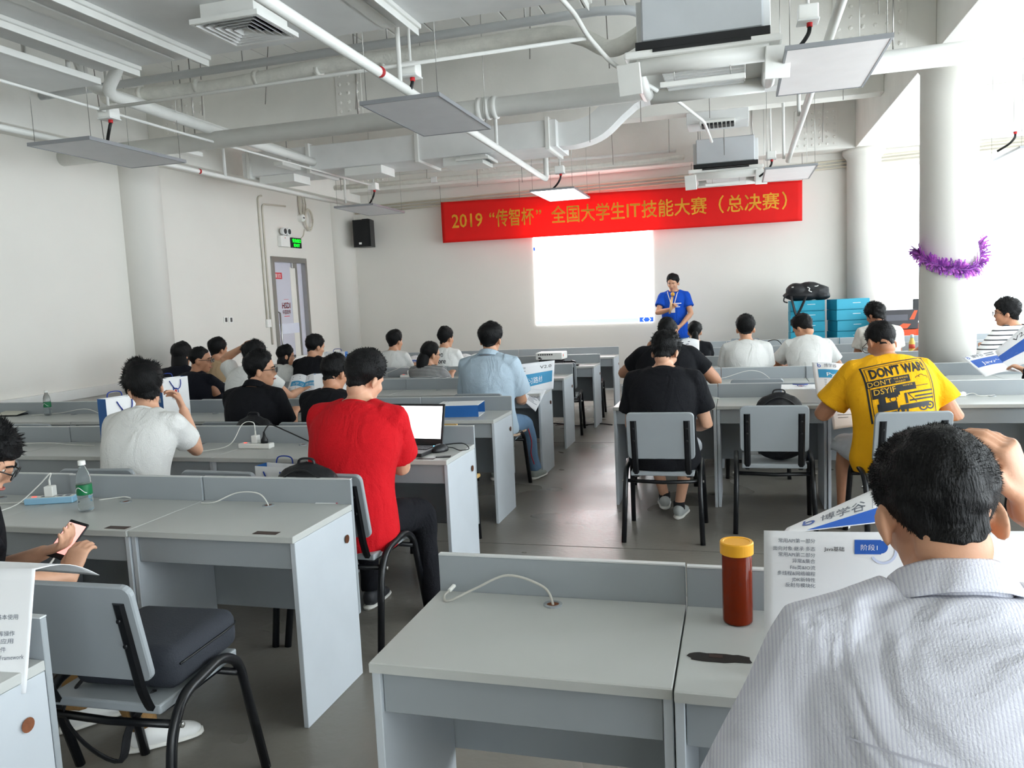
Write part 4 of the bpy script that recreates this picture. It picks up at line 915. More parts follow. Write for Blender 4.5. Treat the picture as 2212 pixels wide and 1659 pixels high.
def person(key, label, head, face=0, lean=12, hy=0.0, hp=8, ht=0, shirt=None, pants=None, hair='short', hseed=1, tone=0, arms=(None, None), legs=None, glasses=False, features=False, stand=False,
           shorts=False, vox=0.010, sleeve=0.58, slouch=0.05, girth=1.0, shoe=(40, 42, 46), chair_label=None, hthick=1.0, collar=None, hs=1.06, chair_dy=0.0, fine=False, spikes=700, long_hair=None, wr=0.005, shoulder=1.0, looseness=0.0):
    top = at_y(*head); Hc = top-Vector((0, 0, 0.137*hs)); Rb = rotm(face); fw = Rb @ Vector((0, 1, 0)); rt = Rb @ Vector((1, 0, 0)); up = Vector((0, 0, 1))
    Rh = rotm(hy, hp, ht)
    Nb = Hc-up*0.112*hs-(Rh @ Vector((0, 1, 0)))*0.045-fw*0.012
    hz = 0.535 if not stand else 0.93*(top.z/1.72)
    vert = Nb.z-hz; la_ = math.radians(lean); off = vert*math.tan(la_)
    hip = Vector((Nb.x, Nb.y, 0))-fw*off; base = Vector((hip.x, hip.y, 0)); hip = Vector((hip.x, hip.y, hz)); s = max(0.84, min(1.08, (vert/0.5)**0.5))*shoulder
    mid = (hip+Nb)/2-fw*slouch
    def sp(t):
        if t < 0: return hip+(mid-hip)*2*t*0.9
        if t > 1: return Nb+(Nb-mid).normalized()*(t-1)*0.5
        return hip*(1-t)**2+mid*2*t*(1-t)+Nb*t*t
    L = lambda v: Vector(v)-base
    TT = [-0.16, -0.06, 0.08, 0.25, 0.45, 0.63, 0.77, 0.87, 0.95, 1.02]
    WW = [(0.150, 0.105), (0.165, 0.12), (0.158, 0.118), (0.147, 0.108), (0.155, 0.114), (0.176, 0.120), (0.184, 0.112), (0.172, 0.096), (0.120, 0.078), (0.062, 0.060)]
    WW = [(a*s*(1+(girth-1)*(1.0 if t < 0.7 else 0.4)), b*s*girth) for t, (a, b) in zip(TT, WW)]
    S = [sp(0.86)+rt*(sd*0.162*s) for sd in (-1, 1)]
    la, lb = 0.285*s, 0.250*s
    body = MB(); cloth = MB()
    # head, ears, neck
    D, F = sph_dirs(*((56, 44) if fine else (36, 28))); P = D*head_r(D)[:, None]*hs; M = np.array(Rh)
    body.add(P @ M.T+np.array(tuple(L(Hc))), F)
    for sx in (-1, 1):
        c = Rh @ Vector((sx*0.077, -0.012, -0.012))*1.0; Re = Rh @ Matrix.Rotation(sx*0.35, 3, 'Z') @ Matrix.Rotation(-0.2, 3, 'X')
        ellipsoid(body, L(Hc+c*hs), (0.009, 0.021, 0.034), Re, 14, 10); ellipsoid(body, L(Hc+(Rh @ Vector((sx*0.0785, -0.014, -0.008)))*hs), (0.013, 0.010, 0.026), Re, 10, 8)
    nk = Hc+Rh @ Vector((0, -0.008, -0.06))
    body.tube([L(Nb-up*0.06-fw*0.0), L(Nb-up*0.0), L((Nb+nk)/2), L(nk)], np.array([(0.085, 0.065), (0.066, 0.062), (0.058, 0.058), (0.046, 0.046)])*(0.5+0.5*s), 20, ref=tuple(rt))
    # torso core
    loft(body, [L(sp(t)) for t in TT], [(a*0.86, b*0.86) for a, b in WW], 22, 18, tuple(rt))
    wr_pts = []
    for i, sd in enumerate((-1, 1)):
        A = arms[i] or {}
        W = A.get('w'); W = at_y(*W) if W is not None else hip+fw*0.40+rt*(sd*0.12)+up*(0.27 if not stand else 0)
        if A.get('wl') is not None: l_ = A['wl']; W = hip+fw*l_[1]+rt*l_[0]+up*l_[2]
        pole = A.get('pole', (sd*0.32, -0.3, -0.85)); pole = rt*pole[0]+fw*pole[1]+up*pole[2]
        E, W = ik(S[i], W, la, lb, pole); wr_pts.append((E, W))
        body.tube([L(S[i]), L(S[i].lerp(E, 0.3)), L(S[i].lerp(E, 0.7)), L(E), L(E.lerp(W, 0.25)), L(E.lerp(W, 0.7)), L(W)], np.array([0.052, 0.049, 0.043, 0.039, 0.041, 0.032, 0.027])*s*min(girth, 1.12), 14)
        dflt = (W-E).normalized(); hd = A.get('hd'); hd = (rt*hd[0]+fw*hd[1]+up*hd[2]) if hd else dflt+fw*0.2
        hn = A.get('hn', (0, 0, -1)); hn = rt*hn[0]+fw*hn[1]+up*hn[2]
        add_hand(body, L(W), hd, hn, sd, A.get('curl', 0.35), A.get('thumb', 0.5), 1.0, A.get('spread', 0.0))
        # sleeve and shoulder of the garment
        dn = (E-S[i]).normalized(); cut = S[i].lerp(E, sleeve) if sleeve <= 1 else E.lerp(W, sleeve-1)
        lo = 0.020+looseness
        ptsS = [L(sp(0.93)+rt*sd*0.05*s), L(S[i]-rt*sd*0.03*s), L(S[i]), L(S[i].lerp(cut, 0.5)), L(cut)]
        loft(cloth, ptsS, [0.062*s, 0.068*s, 0.068*s+lo*0.2, 0.060*s+lo*0.7, 0.058*s+lo], 22, 16, None, wr*0.7, hseed*7+i)
        if sleeve > 1: loft(cloth, [L(S[i].lerp(E, 0.6)), L(E), L(cut)], [0.055*s, 0.05*s, 0.045*s], 18, 12, None, wr*0.6, hseed*5+i)
        loft(body, [L(sp(0.95)+rt*sd*0.03*s), L(S[i]-rt*sd*0.02*s)], [0.05*s, 0.05*s], 14, 6)
    # shirt
    TS = [-0.2]+TT[1:-1]+[0.975]; WS = [(a+0.016+lo_, b+0.018+lo_) for (a, b), lo_ in zip(WW[:-1], [0.03, 0.03, 0.026, 0.022, 0.014, 0.008, 0.004, 0.002, 0.0])]+[(0.071, 0.068)]
    WS = [(a+looseness*0.6, b+looseness*0.8) if k < 7 else (a, b) for k, (a, b) in enumerate(WS)]
    loft(cloth, [L(sp(t)) for t in TS], WS, 44, 44, tuple(rt), wr, hseed*3+1, (1, 1, 0.8))
    # legs
    K, AN = [], []
    for i, sd in enumerate((-1, 1)):
        hj = hip+rt*(sd*0.085)-up*0.015
        lg = (legs or (None, None))[i]
        if stand: k_ = hj+fw*0.03+rt*sd*0.03-up*(hz*0.46); a_ = Vector((k_.x, k_.y, 0.085))-fw*0.02
        elif lg: k_ = hip+rt*lg[0][0]+fw*lg[0][1]+up*lg[0][2]; a_ = hip+rt*lg[1][0]+fw*lg[1][1]; a_.z = lg[1][2]
        else: k_ = hj+fw*0.40+rt*sd*0.05; k_.z = 0.50; a_ = k_-fw*0.04; a_.z = 0.085
        K.append(k_); AN.append(a_)
    if shorts or features is None: pass
    for i, sd in enumerate((-1, 1)):
        hj = hip+rt*(sd*0.085)-up*0.015; f_ = 1.0 if shorts else 0.7
        body.tube([L(hj), L(hj.lerp(K[i], 0.5)), L(K[i]), L(K[i].lerp(AN[i], 0.3)), L(K[i].lerp(AN[i], 0.75)), L(AN[i]), L(AN[i]-up*0.03)], np.array([0.075, 0.066, 0.052, 0.052, 0.038, 0.033, 0.033])*f_, 14)
    bo = body.build('person', skin(tone), None, True, base); tag(bo, label, 'person'); melt(bo, vox, 2 if vox > 0.007 else 2, 0.0 if vox > 0.0065 else 0.45)
    so = cloth.build('shirt', shirt, bo, True); melt(so, max(vox*0.9, 0.0065) if fine else max(vox, 0.009), 5)
    pm = MB()
    loft(pm, [L(sp(-0.2)), L(sp(-0.05)), L(sp(0.1))], [(0.16*s, 0.12*s), (0.176*s*girth, 0.13*s*girth), (0.155*s, 0.118*s)], 24, 12, tuple(rt))
    for i, sd in enumerate((-1, 1)):
        hj = hip+rt*(sd*0.082)-up*0.01; end = AN[i]+up*0.0 if not shorts else K[i].lerp(AN[i], 0.06)
        path = [L(hj), L(hj.lerp(K[i], 0.5)), L(K[i]-(K[i]-hj)*0.04)]+([L(K[i].lerp(AN[i], 0.12)), L(K[i].lerp(AN[i], 0.5)), L(end)] if not shorts else [L(end)])
        loft(pm, path, ([0.098*s, 0.086*s, 0.07, 0.068, 0.058, 0.054] if not shorts else [0.098*s, 0.09*s, 0.082, 0.082]), 20, 26, None, 0.004, hseed*11+i, freqs=((12, 1.0), (20, 0.6)))
    po = pm.build('shorts' if shorts else 'trousers', pants or mat('cloth_dark_trousers', (30, 32, 40), 0.85, var=0.1, bump=0.3, bscale=160), bo, True); melt(po, 0.014, 2)
    msh = mat('shoe_%d_%d_%d' % tuple(shoe), shoe, 0.55, var=0.1)
    for i, sd in enumerate((-1, 1)):
        a = AN[i]; g = MB(); fd = (fw+rt*sd*0.12).normalized()
        z0 = a.z-0.085
        loft(g, [L(a-fd*0.055+up*(0.0-0.03)), L(a-fd*0.03-up*0.03), L(a+fd*0.03-up*0.035), L(a+fd*0.10-up*0.048), L(a+fd*0.165-up*0.058), L(a+fd*0.19-up*0.062)], [(0.018, 0.025), (0.036, 0.046), (0.042, 0.046), (0.047, 0.032), (0.038, 0.022), (0.012, 0.01)], 16, 18, tuple(fd.cross(up)))
        sh = g.build('shoe', msh, bo, True)
        g = MB(); loft(g, [L(a-fd*0.065-up*0.073), L(a-fd*0.03-up*0.073), L(a+fd*0.04-up*0.073), L(a+fd*0.12-up*0.073), L(a+fd*0.18-up*0.073), L(a+fd*0.2-up*0.072)], [(0.02, 0.011), (0.038, 0.012), (0.042, 0.012), (0.05, 0.012), (0.04, 0.012), (0.014, 0.01)], 12, 14, tuple(fd.cross(up)))
        g.build('sole', M_SOLE, sh, True)
        if shorts: tube('sock', [L(a-up*0.03), L(a+up*0.03)], 0.04, M_WHITEPLASTIC if shorts == 'white' else mat('dark_sock', (24, 24, 28), 0.9), bo, 12)
    # hair
    def hput(mb_, nm, m_, smooth=True, par=None):
        mb_.V = [tuple((Rh @ Vector(v))*hs+L(Hc)) for v in mb_.V]; return mb_.build(nm, m_, par or bo, smooth)
    hm = hair_mesh(hair, hseed, *((150, 110) if fine else (60, 46)), spikes=spikes, thick=hthick, spl=0.010 if fine else (0.026 if hair == 'mop' else 0.016), comb=1.1 if fine else 0.8); ho = hput(hm, 'hair', M_HAIR)
    if long_hair == 'ponytail':
        g = MB(); loft(g, [(0, -0.085, 0.0), (0, -0.125, -0.03), (0, -0.125, -0.1), (0, -0.11, -0.17), (0, -0.1, -0.2)], [0.02, 0.034, 0.04, 0.03, 0.008], 16, 20, None, 0.003, hseed); hput(g, 'ponytail', M_HAIR, True, ho)
    if long_hair == 'low':
        g = MB(); loft(g, [(0, -0.06, 0.0), (0, -0.085, -0.06), (0, -0.09, -0.14), (0.0, -0.085, -0.2), (0, -0.08, -0.225)], [0.055, 0.066, 0.062, 0.045, 0.012], 16, 20, None, 0.004, hseed); hput(g, 'ponytail', M_HAIR, True, ho)
    if long_hair == 'bob':
        g = MB(); loft(g, [(0, -0.03, 0.02), (0, -0.035, -0.08), (0, -0.04, -0.16), (0, -0.045, -0.24), (0, -0.05, -0.27)], [(0.08, 0.07), (0.088, 0.068), (0.09, 0.06), (0.085, 0.05), (0.05, 0.02)], 20, 20, (1, 0, 0), 0.004, hseed); hput(g, 'hair_lengths', M_HAIR, True, ho)
    if glasses:
        g = MB()
        for sx in (-1, 1):
            g.tube([(sx*0.034+0.025*math.cos(a*PI/8), 0.099, 0.002+0.018*math.sin(a*PI/8)) for a in range(17)], 0.0022, 6)
            g.tube([(sx*0.058, 0.099, 0.006), (sx*0.074, 0.07, 0.008), (sx*0.080, 0.0, 0.004), (sx*0.079, -0.02, -0.008)], 0.0022, 6)
        g.tube([(-0.01, 0.1, 0.004), (0, 0.104, 0.007), (0.01, 0.1, 0.004)], 0.0022, 6); hput(g, 'glasses', M_BLACKPLASTIC)
        gl_ = bo.children[-1]
        for sx in (-1, 1):
            g = MB(); ellipsoid(g, (sx*0.034, 0.099, 0.002), (0.024, 0.0012, 0.017), None, 16, 8); hput(g, 'lens', M_LENS, True, gl_)
    if features:
        for sx in (-1, 1):
            d = np.array([[sx*0.032, 0.078, 0.006]]); d /= np.linalg.norm(d); r = float(head_r(d)[0]); c = d[0]*r
            g = MB(); ellipsoid(g, (c[0], c[1]-0.002, c[2]), (0.013, 0.005, 0.0055)); e_ = hput(g, 'eye', mat('eye_white', (214, 206, 198), 0.3))
            g = MB(); ellipsoid(g, (c[0], c[1]+0.0015, c[2]), (0.0055, 0.003, 0.0055)); hput(g, 'iris', mat('dark_iris', (24, 16, 12), 0.2), True, e_)
            g = MB(); g.tube(smooth_path([(sx*0.014, 0.087, 0.022), (sx*0.03, 0.083, 0.027), (sx*0.048, 0.07, 0.021)], 4), 0.0032, 6); hput(g, 'eyebrow', M_HAIR)
        g = MB(); g.tube(smooth_path([(-0.023, 0.078, -0.060), (-0.01, 0.087, -0.058), (0, 0.088, -0.0595), (0.01, 0.087, -0.058), (0.023, 0.078, -0.060)], 4), 0.0042, 8); hput(g, 'lips', mat('lip_tone', (160, 92, 84), 0.45))
    # neckband or collar
    cb = MB(); Rn = np.array([[(0.066*s+0.004)*math.cos(a*PI/12), (0.064*s+0.006)*math.sin(a*PI/12), 0] for a in range(25)])
    nkd = (sp(1.0)-sp(0.9)).normalized(); fr_ = fw-nkd*(fw @ nkd); fr_.normalize(); rr = rt
    if collar is None:
        c0 = sp(0.965); cb.tube([L(c0+rr*float(p[0])+fr_*float(p[1])+nkd*(-0.10*float(p[1])-0.0)) for p in Rn], 0.0065, 6); cb.build('neckband', shirt, bo, True)
    else:
        c0 = sp(0.955); V = []; n_ = 25
        for j, (zz, kk) in enumerate(((0.0, 1.12), (0.02, 1.06), (0.046, 0.99), (0.05, 1.0), (0.046, 1.05), (0.014, 1.22), (0.002, 1.27))):
            for p in Rn: V.append(L(c0+rr*float(p[0])*kk+fr_*float(p[1])*kk+nkd*(zz-0.16*float(p[1]))))
        Fc = [(j*n_+i, j*n_+i+1, (j+1)*n_+i+1, (j+1)*n_+i) for j in range(6) for i in range(n_-1)]
        cb.add(V, Fc); co = cb.build('collar', collar if collar is not True else shirt, bo, True)
        sd_ = co.modifiers.new('sol', 'SOLIDIFY'); sd_.thickness = 0.003; MELT.append(co)
    if chair_label:
        c = chair(base.x, base.y+0.02+chair_dy, chair_label, math.radians(face)*0.7)
    PEOPLE[key] = dict(body=bo, shirt=so, base=base, hip=hip, fw=fw, rt=rt, E=wr_pts, Hc=Hc, Rh=Rh, sp=sp, S=S, K=K, AN=AN, hs=hs)
    return bo
WHITE_TEE = shirt_mat('white_tee', (222, 222, 219)); BLACK_TEE = shirt_mat('black_tee', (20, 21, 25)); RED_TEE = shirt_mat('red_tee', (200, 22, 32))
YEL_TEE = shirt_mat('yellow_tee', (240, 176, 28)); TAN_TEE = shirt_mat('tan_tee', (176, 150, 118)); SKY_SHIRT = shirt_mat('pale_blue_shirt', (178, 196, 210)); BLUE_TEE = shirt_mat('royal_blue_tee', (22, 74, 178))
NAVY = shirt_mat('navy_jacket', (22, 24, 32)); STRIPE1 = stripe_mat('cloth_fine_stripe', (188, 188, 186), (44, 46, 52), 'Z', 0.014, 0.5)
STRIPE2 = stripe_mat('cloth_breton_stripe', (236, 236, 236), (30, 32, 40), 'Z', 0.042, 0.26); STRIPE3 = stripe_mat('cloth_lilac_pinstripe', (214, 215, 222), (194, 194, 208), 'X', 0.0050, 0.42, soft=0.25)
for m_ in (STRIPE1, STRIPE2): fold_bump(m_)
fold_bump(STRIPE3, 0.9, 4.0, 0.05)
KHAKI = shirt_mat('khaki_trousers', (150, 116, 74)); JEANS = shirt_mat('blue_jeans', (104, 132, 162)); GREYSHORT = shirt_mat('light_grey_shorts', (196, 200, 206)); BLACKP = shirt_mat('black_trousers', (22, 23, 28))

person('speaker', 'standing presenter in a royal blue T-shirt holding a microphone', (1453, 591, 12.25), face=176, lean=2, hy=168, hp=14, shirt=BLUE_TEE, pants=JEANS, hair='short', hseed=21, features=True, stand=True, vox=0.0075, slouch=0.0, sleeve=0.62,
       arms=({'w': (1470, 704, 12.1), 'pole': (-0.9, -0.3, -0.1), 'hn': (1, 0, 0), 'curl': 0.5}, {'w': (1449, 668, 12.02), 'pole': (0.9, -0.1, -0.7), 'hd': (-0.45, 0.1, 0.75), 'hn': (-0.5, 0.4, -0.3), 'curl': 0.95, 'thumb': 1.0}), shoulder=0.95)
person('phone', 'person in black at the left edge looking down at a phone', (-46, 910, 2.12), face=-38, lean=10, hy=-52, hp=30, shirt=BLACK_TEE, pants=KHAKI, hair='mop', hseed=3, glasses=True, features=True, vox=0.006, shoe=(232, 232, 230), tone=2,
       arms=({'w': (98, 1192, 2.2), 'pole': (-0.5, -0.3, -0.8), 'hd': (0.55, 0.5, 0.25), 'hn': (0.35, 0.2, 0.9), 'curl': 0.5, 'thumb': 0.4}, {'w': (152, 1246, 2.12), 'pole': (0.8, -0.1, -0.6), 'hd': (-0.25, 0.35, 0.8), 'hn': (-0.6, 0.6, 0.2), 'curl': 0.55, 'thumb': 0.8}),
       legs=(((-0.12, 0.40, -0.03), (-0.12, 0.34, 0.085)), ((0.16, 0.42, -0.02), (0.22, 0.52, 0.085))), chair_label='grey chair under the person with the phone')
person('whitetee', 'person in a white T-shirt resting an elbow on the desk beside the blue bags', (306, 783, 3.66), face=6, lean=20, hy=58, hp=14, ht=-6, shirt=WHITE_TEE, hair='mop', hseed=4, vox=0.006, hthick=1.25, tone=2, slouch=0.07, features=True,
       arms=(None, {'w': (396, 884, 3.84), 'pole': (0.3, 0.1, -1.0), 'hd': (-0.35, 0.1, 0.75), 'hn': (-0.6, -0.6, 0.0), 'curl': 0.55, 'thumb': 0.9}), chair_label='grey chair under the white T-shirt beside the blue bags', shoulder=0.95, sleeve=0.62)
person('red', 'person in a bright red T-shirt working at the laptop', (786, 759, 3.60), face=-4, lean=14, hy=-22, hp=24, shirt=RED_TEE, pants=BLACKP, hair='short', hseed=5, vox=0.006, hthick=1.3, tone=2, sleeve=0.72, looseness=0.012, shoulder=1.07,
       arms=({'w': (800, 985, 3.98), 'pole': (-0.6, -0.2, -0.8)}, {'w': (866, 990, 3.94), 'pole': (0.35, -0.3, -1.2), 'curl': 0.3}), legs=(((-0.16, 0.38, -0.04), (-0.1, 0.30, 0.085)), ((0.20, 0.36, -0.02), (0.30, 0.24, 0.085))), chair_label='grey chair under the red T-shirt', slouch=0.06)
person('polo', 'person in a black polo shirt and glasses shown in profile', (562, 757, 5.05), face=0, lean=12, hy=-62, hp=2, shirt=BLACK_TEE, hair='short', hseed=6, vox=0.007, glasses=True, features=True, hthick=1.2, collar=True, tone=0, chair_label='grey chair under the black polo shirt', sleeve=0.7, shoulder=1.05)
person('blackleft', 'person in black half hidden behind the red T-shirt', (722, 764, 5.05), face=0, lean=14, hy=-18, hp=18, shirt=BLACK_TEE, hair='short', hseed=7, tone=1, chair_label='grey chair under the person half hidden by the red T-shirt')
person('handhead', 'person in a white T-shirt with one hand on top of the head', (545, 737, 6.45), face=-5, lean=22, hy=12, hp=28, shirt=WHITE_TEE, hair='mop', hseed=8, vox=0.007, glasses=True, sleeve=0.6,
       arms=({'w': (522, 752, 6.47), 'pole': (-1.0, 0.35, 0.15), 'hd': (0.75, 0.2, 0.6), 'hn': (0.5, -0.1, -0.8), 'curl': 0.3}, {'w': (650, 842, 6.75), 'pole': (0.6, -0.2, -0.8), 'hd': (0.6, 0.6, 0.2), 'curl': 0.6}), chair_label='grey chair under the person with a hand on the head')
person('girl', 'person with dark shoulder length hair and glasses in a pale top', (617, 744, 7.85), face=-10, lean=12, hy=-50, hp=6, shirt=shirt_mat('pale_grey_top', (206, 206, 202)), hair='long', hseed=9, glasses=True, hs=0.95, long_hair='bob', chair_label='grey chair under the person with shoulder length hair')
person('blackmid', 'person in a black T-shirt reading beside the white paper bag near the door', (681, 722, 7.85), face=-5, lean=10, hy=-32, hp=14, shirt=BLACK_TEE, hair='short', hseed=10, chair_label='grey chair under the black T-shirt near the door')
person('tan', 'person in a tan T-shirt by the left wall', (471, 729, 7.75), face=0, lean=10, hy=-22, hp=6, shirt=TAN_TEE, hair='short', hseed=11, tone=1, chair_label='grey chair under the tan T-shirt', hthick=1.15)
person('glassesleft', 'person in a dark jacket and glasses looking right beside the left wall', (432, 746, 6.55), face=-8, lean=12, hy=-68, hp=4, shirt=NAVY, hair='buzz', hseed=12, glasses=True, features=True, tone=1, sleeve=1.7, chair_label='grey chair under the dark jacket')
person('longhair', 'person with long black hair dressed in black against the left wall', (392, 739, 7.3), face=0, lean=8, hy=-10, hp=6, shirt=NAVY, hair='long', hseed=13, sleeve=1.6, long_hair='bob', hthick=1.3, chair_label='grey chair under the person with long black hair')
person('whitefar', 'person in a white T-shirt left of the lettered white T-shirt', (853, 713, 9.2), face=-6, lean=8, hy=-24, hp=4, shirt=WHITE_TEE, hair='short', hseed=14, hthick=1.2, chair_label='grey chair under the far white T-shirt', vox=0.011)
person('bentfar', 'person bent low over the foremost left desk', (801, 752, 10.55), face=0, lean=36, hy=0, hp=40, shirt=WHITE_TEE, hair='short', hseed=15, vox=0.012, chair_label='grey chair under the bent person in the foremost row')
person('lettered', 'person in a white T-shirt with black lettering on the back', (963, 706, 9.2), face=-4, lean=8, hy=-26, hp=4, shirt=WHITE_TEE, hair='short', hseed=16, vox=0.010, hthick=1.15, chair_label='grey chair under the lettered white T-shirt')
person('ponytail', 'person with a low ponytail and a fine striped grey top', (930, 737, 7.85), face=-2, lean=6, hy=-42, hp=6, shirt=STRIPE1, hair='short', hseed=17, glasses=True, long_hair='low', hthick=0.9, chair_label='grey chair under the fine striped top', vox=0.009)
person('palebluе'.replace('е', 'e'), 'person in a pale blue shirt with spiky hair at the aisle', (1059, 698, 6.42), face=-4, lean=6, hy=-4, hp=4, shirt=SKY_SHIRT, pants=JEANS, hair='short', hseed=18, hthick=1.35, vox=0.008, collar=True, sleeve=0.8, shoulder=1.08, looseness=0.012, spikes=900, shoe=(150, 156, 150),
       arms=(None, {'w': (1128, 866, 6.72), 'pole': (0.45, -0.5, -0.9), 'curl': 0.6}), legs=(((-0.12, 0.4, -0.03), (-0.12, 0.36, 0.085)), ((0.2, 0.34, -0.02), (0.24, 0.42, 0.085))), chair_label='grey chair with a patterned cushion under the pale blue shirt', wr=0.007)
person('blackright', 'person in a black T-shirt on the chair at the left end of the right row', (1437, 716, 5.42), face=0, lean=16, hy=-16, hp=30, shirt=BLACK_TEE, pants=GREYSHORT, shorts='dark', hair='mop', hseed=19, vox=0.0075, tone=2, hthick=0.9, sleeve=0.7, looseness=0.012, shoulder=1.06, shoe=(176, 180, 178),
       arms=(None, {'wl': (0.10, 0.36, 0.12), 'pole': (0.6, -0.35, -0.8), 'curl': 0.5}), legs=(((-0.12, 0.4, -0.03), (-0.05, 0.5, 0.12)), ((0.14, 0.4, -0.02), (0.06, 0.38, 0.085))), chair_label='grey chair under the black T-shirt at the left end of the right row')
person('booklet', 'person in black holding up an open booklet in the right block', (1441, 682, 6.95), face=-2, lean=12, hy=-6, hp=22, shirt=BLACK_TEE, hair='buzz', hseed=20, vox=0.0075, tone=1, shoulder=1.08, girth=1.1,
       arms=({'w': (1396, 760, 7.2), 'pole': (-0.8, -0.2, -0.7), 'hd': (0.3, 0.3, 0.8), 'hn': (0.8, 0.3, 0), 'curl': 0.8}, {'w': (1521, 785, 7.15), 'pole': (0.7, -0.3, -0.8), 'hd': (-0.25, 0.35, 0.8), 'hn': (-0.8, 0.3, 0), 'curl': 0.8}), chair_label='grey chair under the person holding the booklet')
person('ponyfar', 'person in black with hair tied back near the presenter', (1500, 694, 9.7), face=2, lean=8, hy=5, hp=6, shirt=BLACK_TEE, hair='short', hseed=22, hs=0.95, long_hair='ponytail', vox=0.011, shoulder=0.9, chair_label='grey chair under the person with hair tied back')
person('whitecentre', 'person in a white T-shirt sitting upright in the middle of the right block', (1610, 680, 8.32), face=0, lean=14, hy=2, hp=8, shirt=WHITE_TEE, hair='short', hseed=23, hthick=1.2, vox=0.009, tone=0, sleeve=0.62, chair_label='grey chair under the upright white T-shirt', shoulder=1.02)
person('whitelean', 'person in a white T-shirt leaning over the desk and looking left', (1733, 678, 8.42), face=6, lean=30, hy=52, hp=34, shirt=WHITE_TEE, hair='short', hseed=24, vox=0.008, slouch=0.09, features=True, sleeve=0.62,
       arms=({'w': (1716, 784, 8.62), 'pole': (-0.9, -0.1, -0.5), 'hd': (0.9, 0.3, 0)}, {'wl': (0.22, 0.5, 0.26), 'pole': (0.6, -0.3, -0.8)}), chair_label='grey chair under the leaning white T-shirt')
person('whitewindow', 'person in an off-white T-shirt in front of the orange cartons', (1889, 654, 9.75), face=8, lean=14, hy=42, hp=20, shirt=shirt_mat('off_white_tee', (216, 212, 204)), hair='mop', hseed=25, vox=0.010, tone=3, chair_label='grey chair under the off-white T-shirt')
person('column', 'person in a white T-shirt almost hidden behind the tinsel column', (2042, 672, 9.9), face=10, lean=16, hy=30, hp=20, shirt=shirt_mat('off_white_tee', (216, 212, 204)), hair='short', hseed=26, vox=0.011, tone=3, arms=({'w': (1972, 764, 10.1), 'pole': (-0.8, -0.1, -0.5)}, None), chair_label='grey chair behind the tinsel column')
person('yellow', 'person in a yellow T-shirt with a black truck print reading a sheet', (1902, 691, 5.50), face=10, lean=20, hy=26, hp=32, ht=4, shirt=YEL_TEE, pants=GREYSHORT, shorts='white', hair='short', hthick=0.55, hseed=27, glasses=True, vox=0.0065, tone=1, girth=1.14, shoulder=1.12, sleeve=0.74, looseness=0.014, slouch=0.07, shoe=(196, 132, 40),
       arms=({'w': (1806, 868, 5.72), 'pole': (-0.75, -0.35, -0.7), 'hd': (-0.1, 0.55, 0.6), 'hn': (0.9, 0.2, 0.0), 'curl': 0.75, 'thumb': 0.9}, {'wl': (0.26, 0.34, 0.24), 'pole': (0.55, -0.5, -0.8)}), legs=(((-0.22, 0.30, 0.0), (-0.24, 0.28, 0.085)), ((0.18, 0.36, -0.02), (0.16, 0.34, 0.085))), chair_label='grey chair under the yellow T-shirt', chair_dy=-0.07)
person('breton', 'person in a white top with black stripes looking left by the window', (2174, 642, 8.35), face=28, lean=4, hy=72, hp=2, shirt=STRIPE2, hair='mop', hseed=28, glasses=True, features=True, vox=0.008, sleeve=0.95, hthick=0.9, tone=1, arms=({'w': (2122, 752, 8.45), 'pole': (-0.7, -0.2, -0.8)}, None), chair_label='grey chair under the black and white striped top')
person('edge', 'person in black just outside the right edge holding the open poster', (2330, 700, 6.9), face=14, lean=14, hy=30, hp=20, shirt=BLACK_TEE, hair='short', hseed=29, vox=0.011, sleeve=1.7, arms=({'w': (2214, 800, 7.02), 'pole': (-0.6, -0.4, -0.8), 'hd': (-0.4, 0.6, 0.3), 'curl': 0.6}, None), chair_label='grey chair at the right edge under the person with the poster')
person('near', 'man in a white pinstriped shirt reading a large sheet, close to the camera', (2024, 915, 1.30), face=8, lean=20, hy=6, hp=26, ht=-3, shirt=STRIPE3, hair='short', hseed=30, fine=True, vox=0.0048, hthick=0.7, tone=0, collar=True, sleeve=0.86, slouch=0.05, girth=1.06, shoulder=1.0, spikes=14000, looseness=0.03, wr=0.013, hs=1.02,
       arms=({'wl': (-0.16, 0.38, 0.24), 'pole': (-0.35, -0.1, -1.0), 'curl': 0.6}, {'w': (2215, 1090, 1.34), 'pole': (0.8, 0.25, -0.8), 'hd': (-0.25, 0.05, 0.9), 'hn': (-0.7, 0.5, 0.0), 'curl': 0.6, 'thumb': 0.4}), chair_label='grey chair under the man in the pinstriped shirt')
apply_melts()
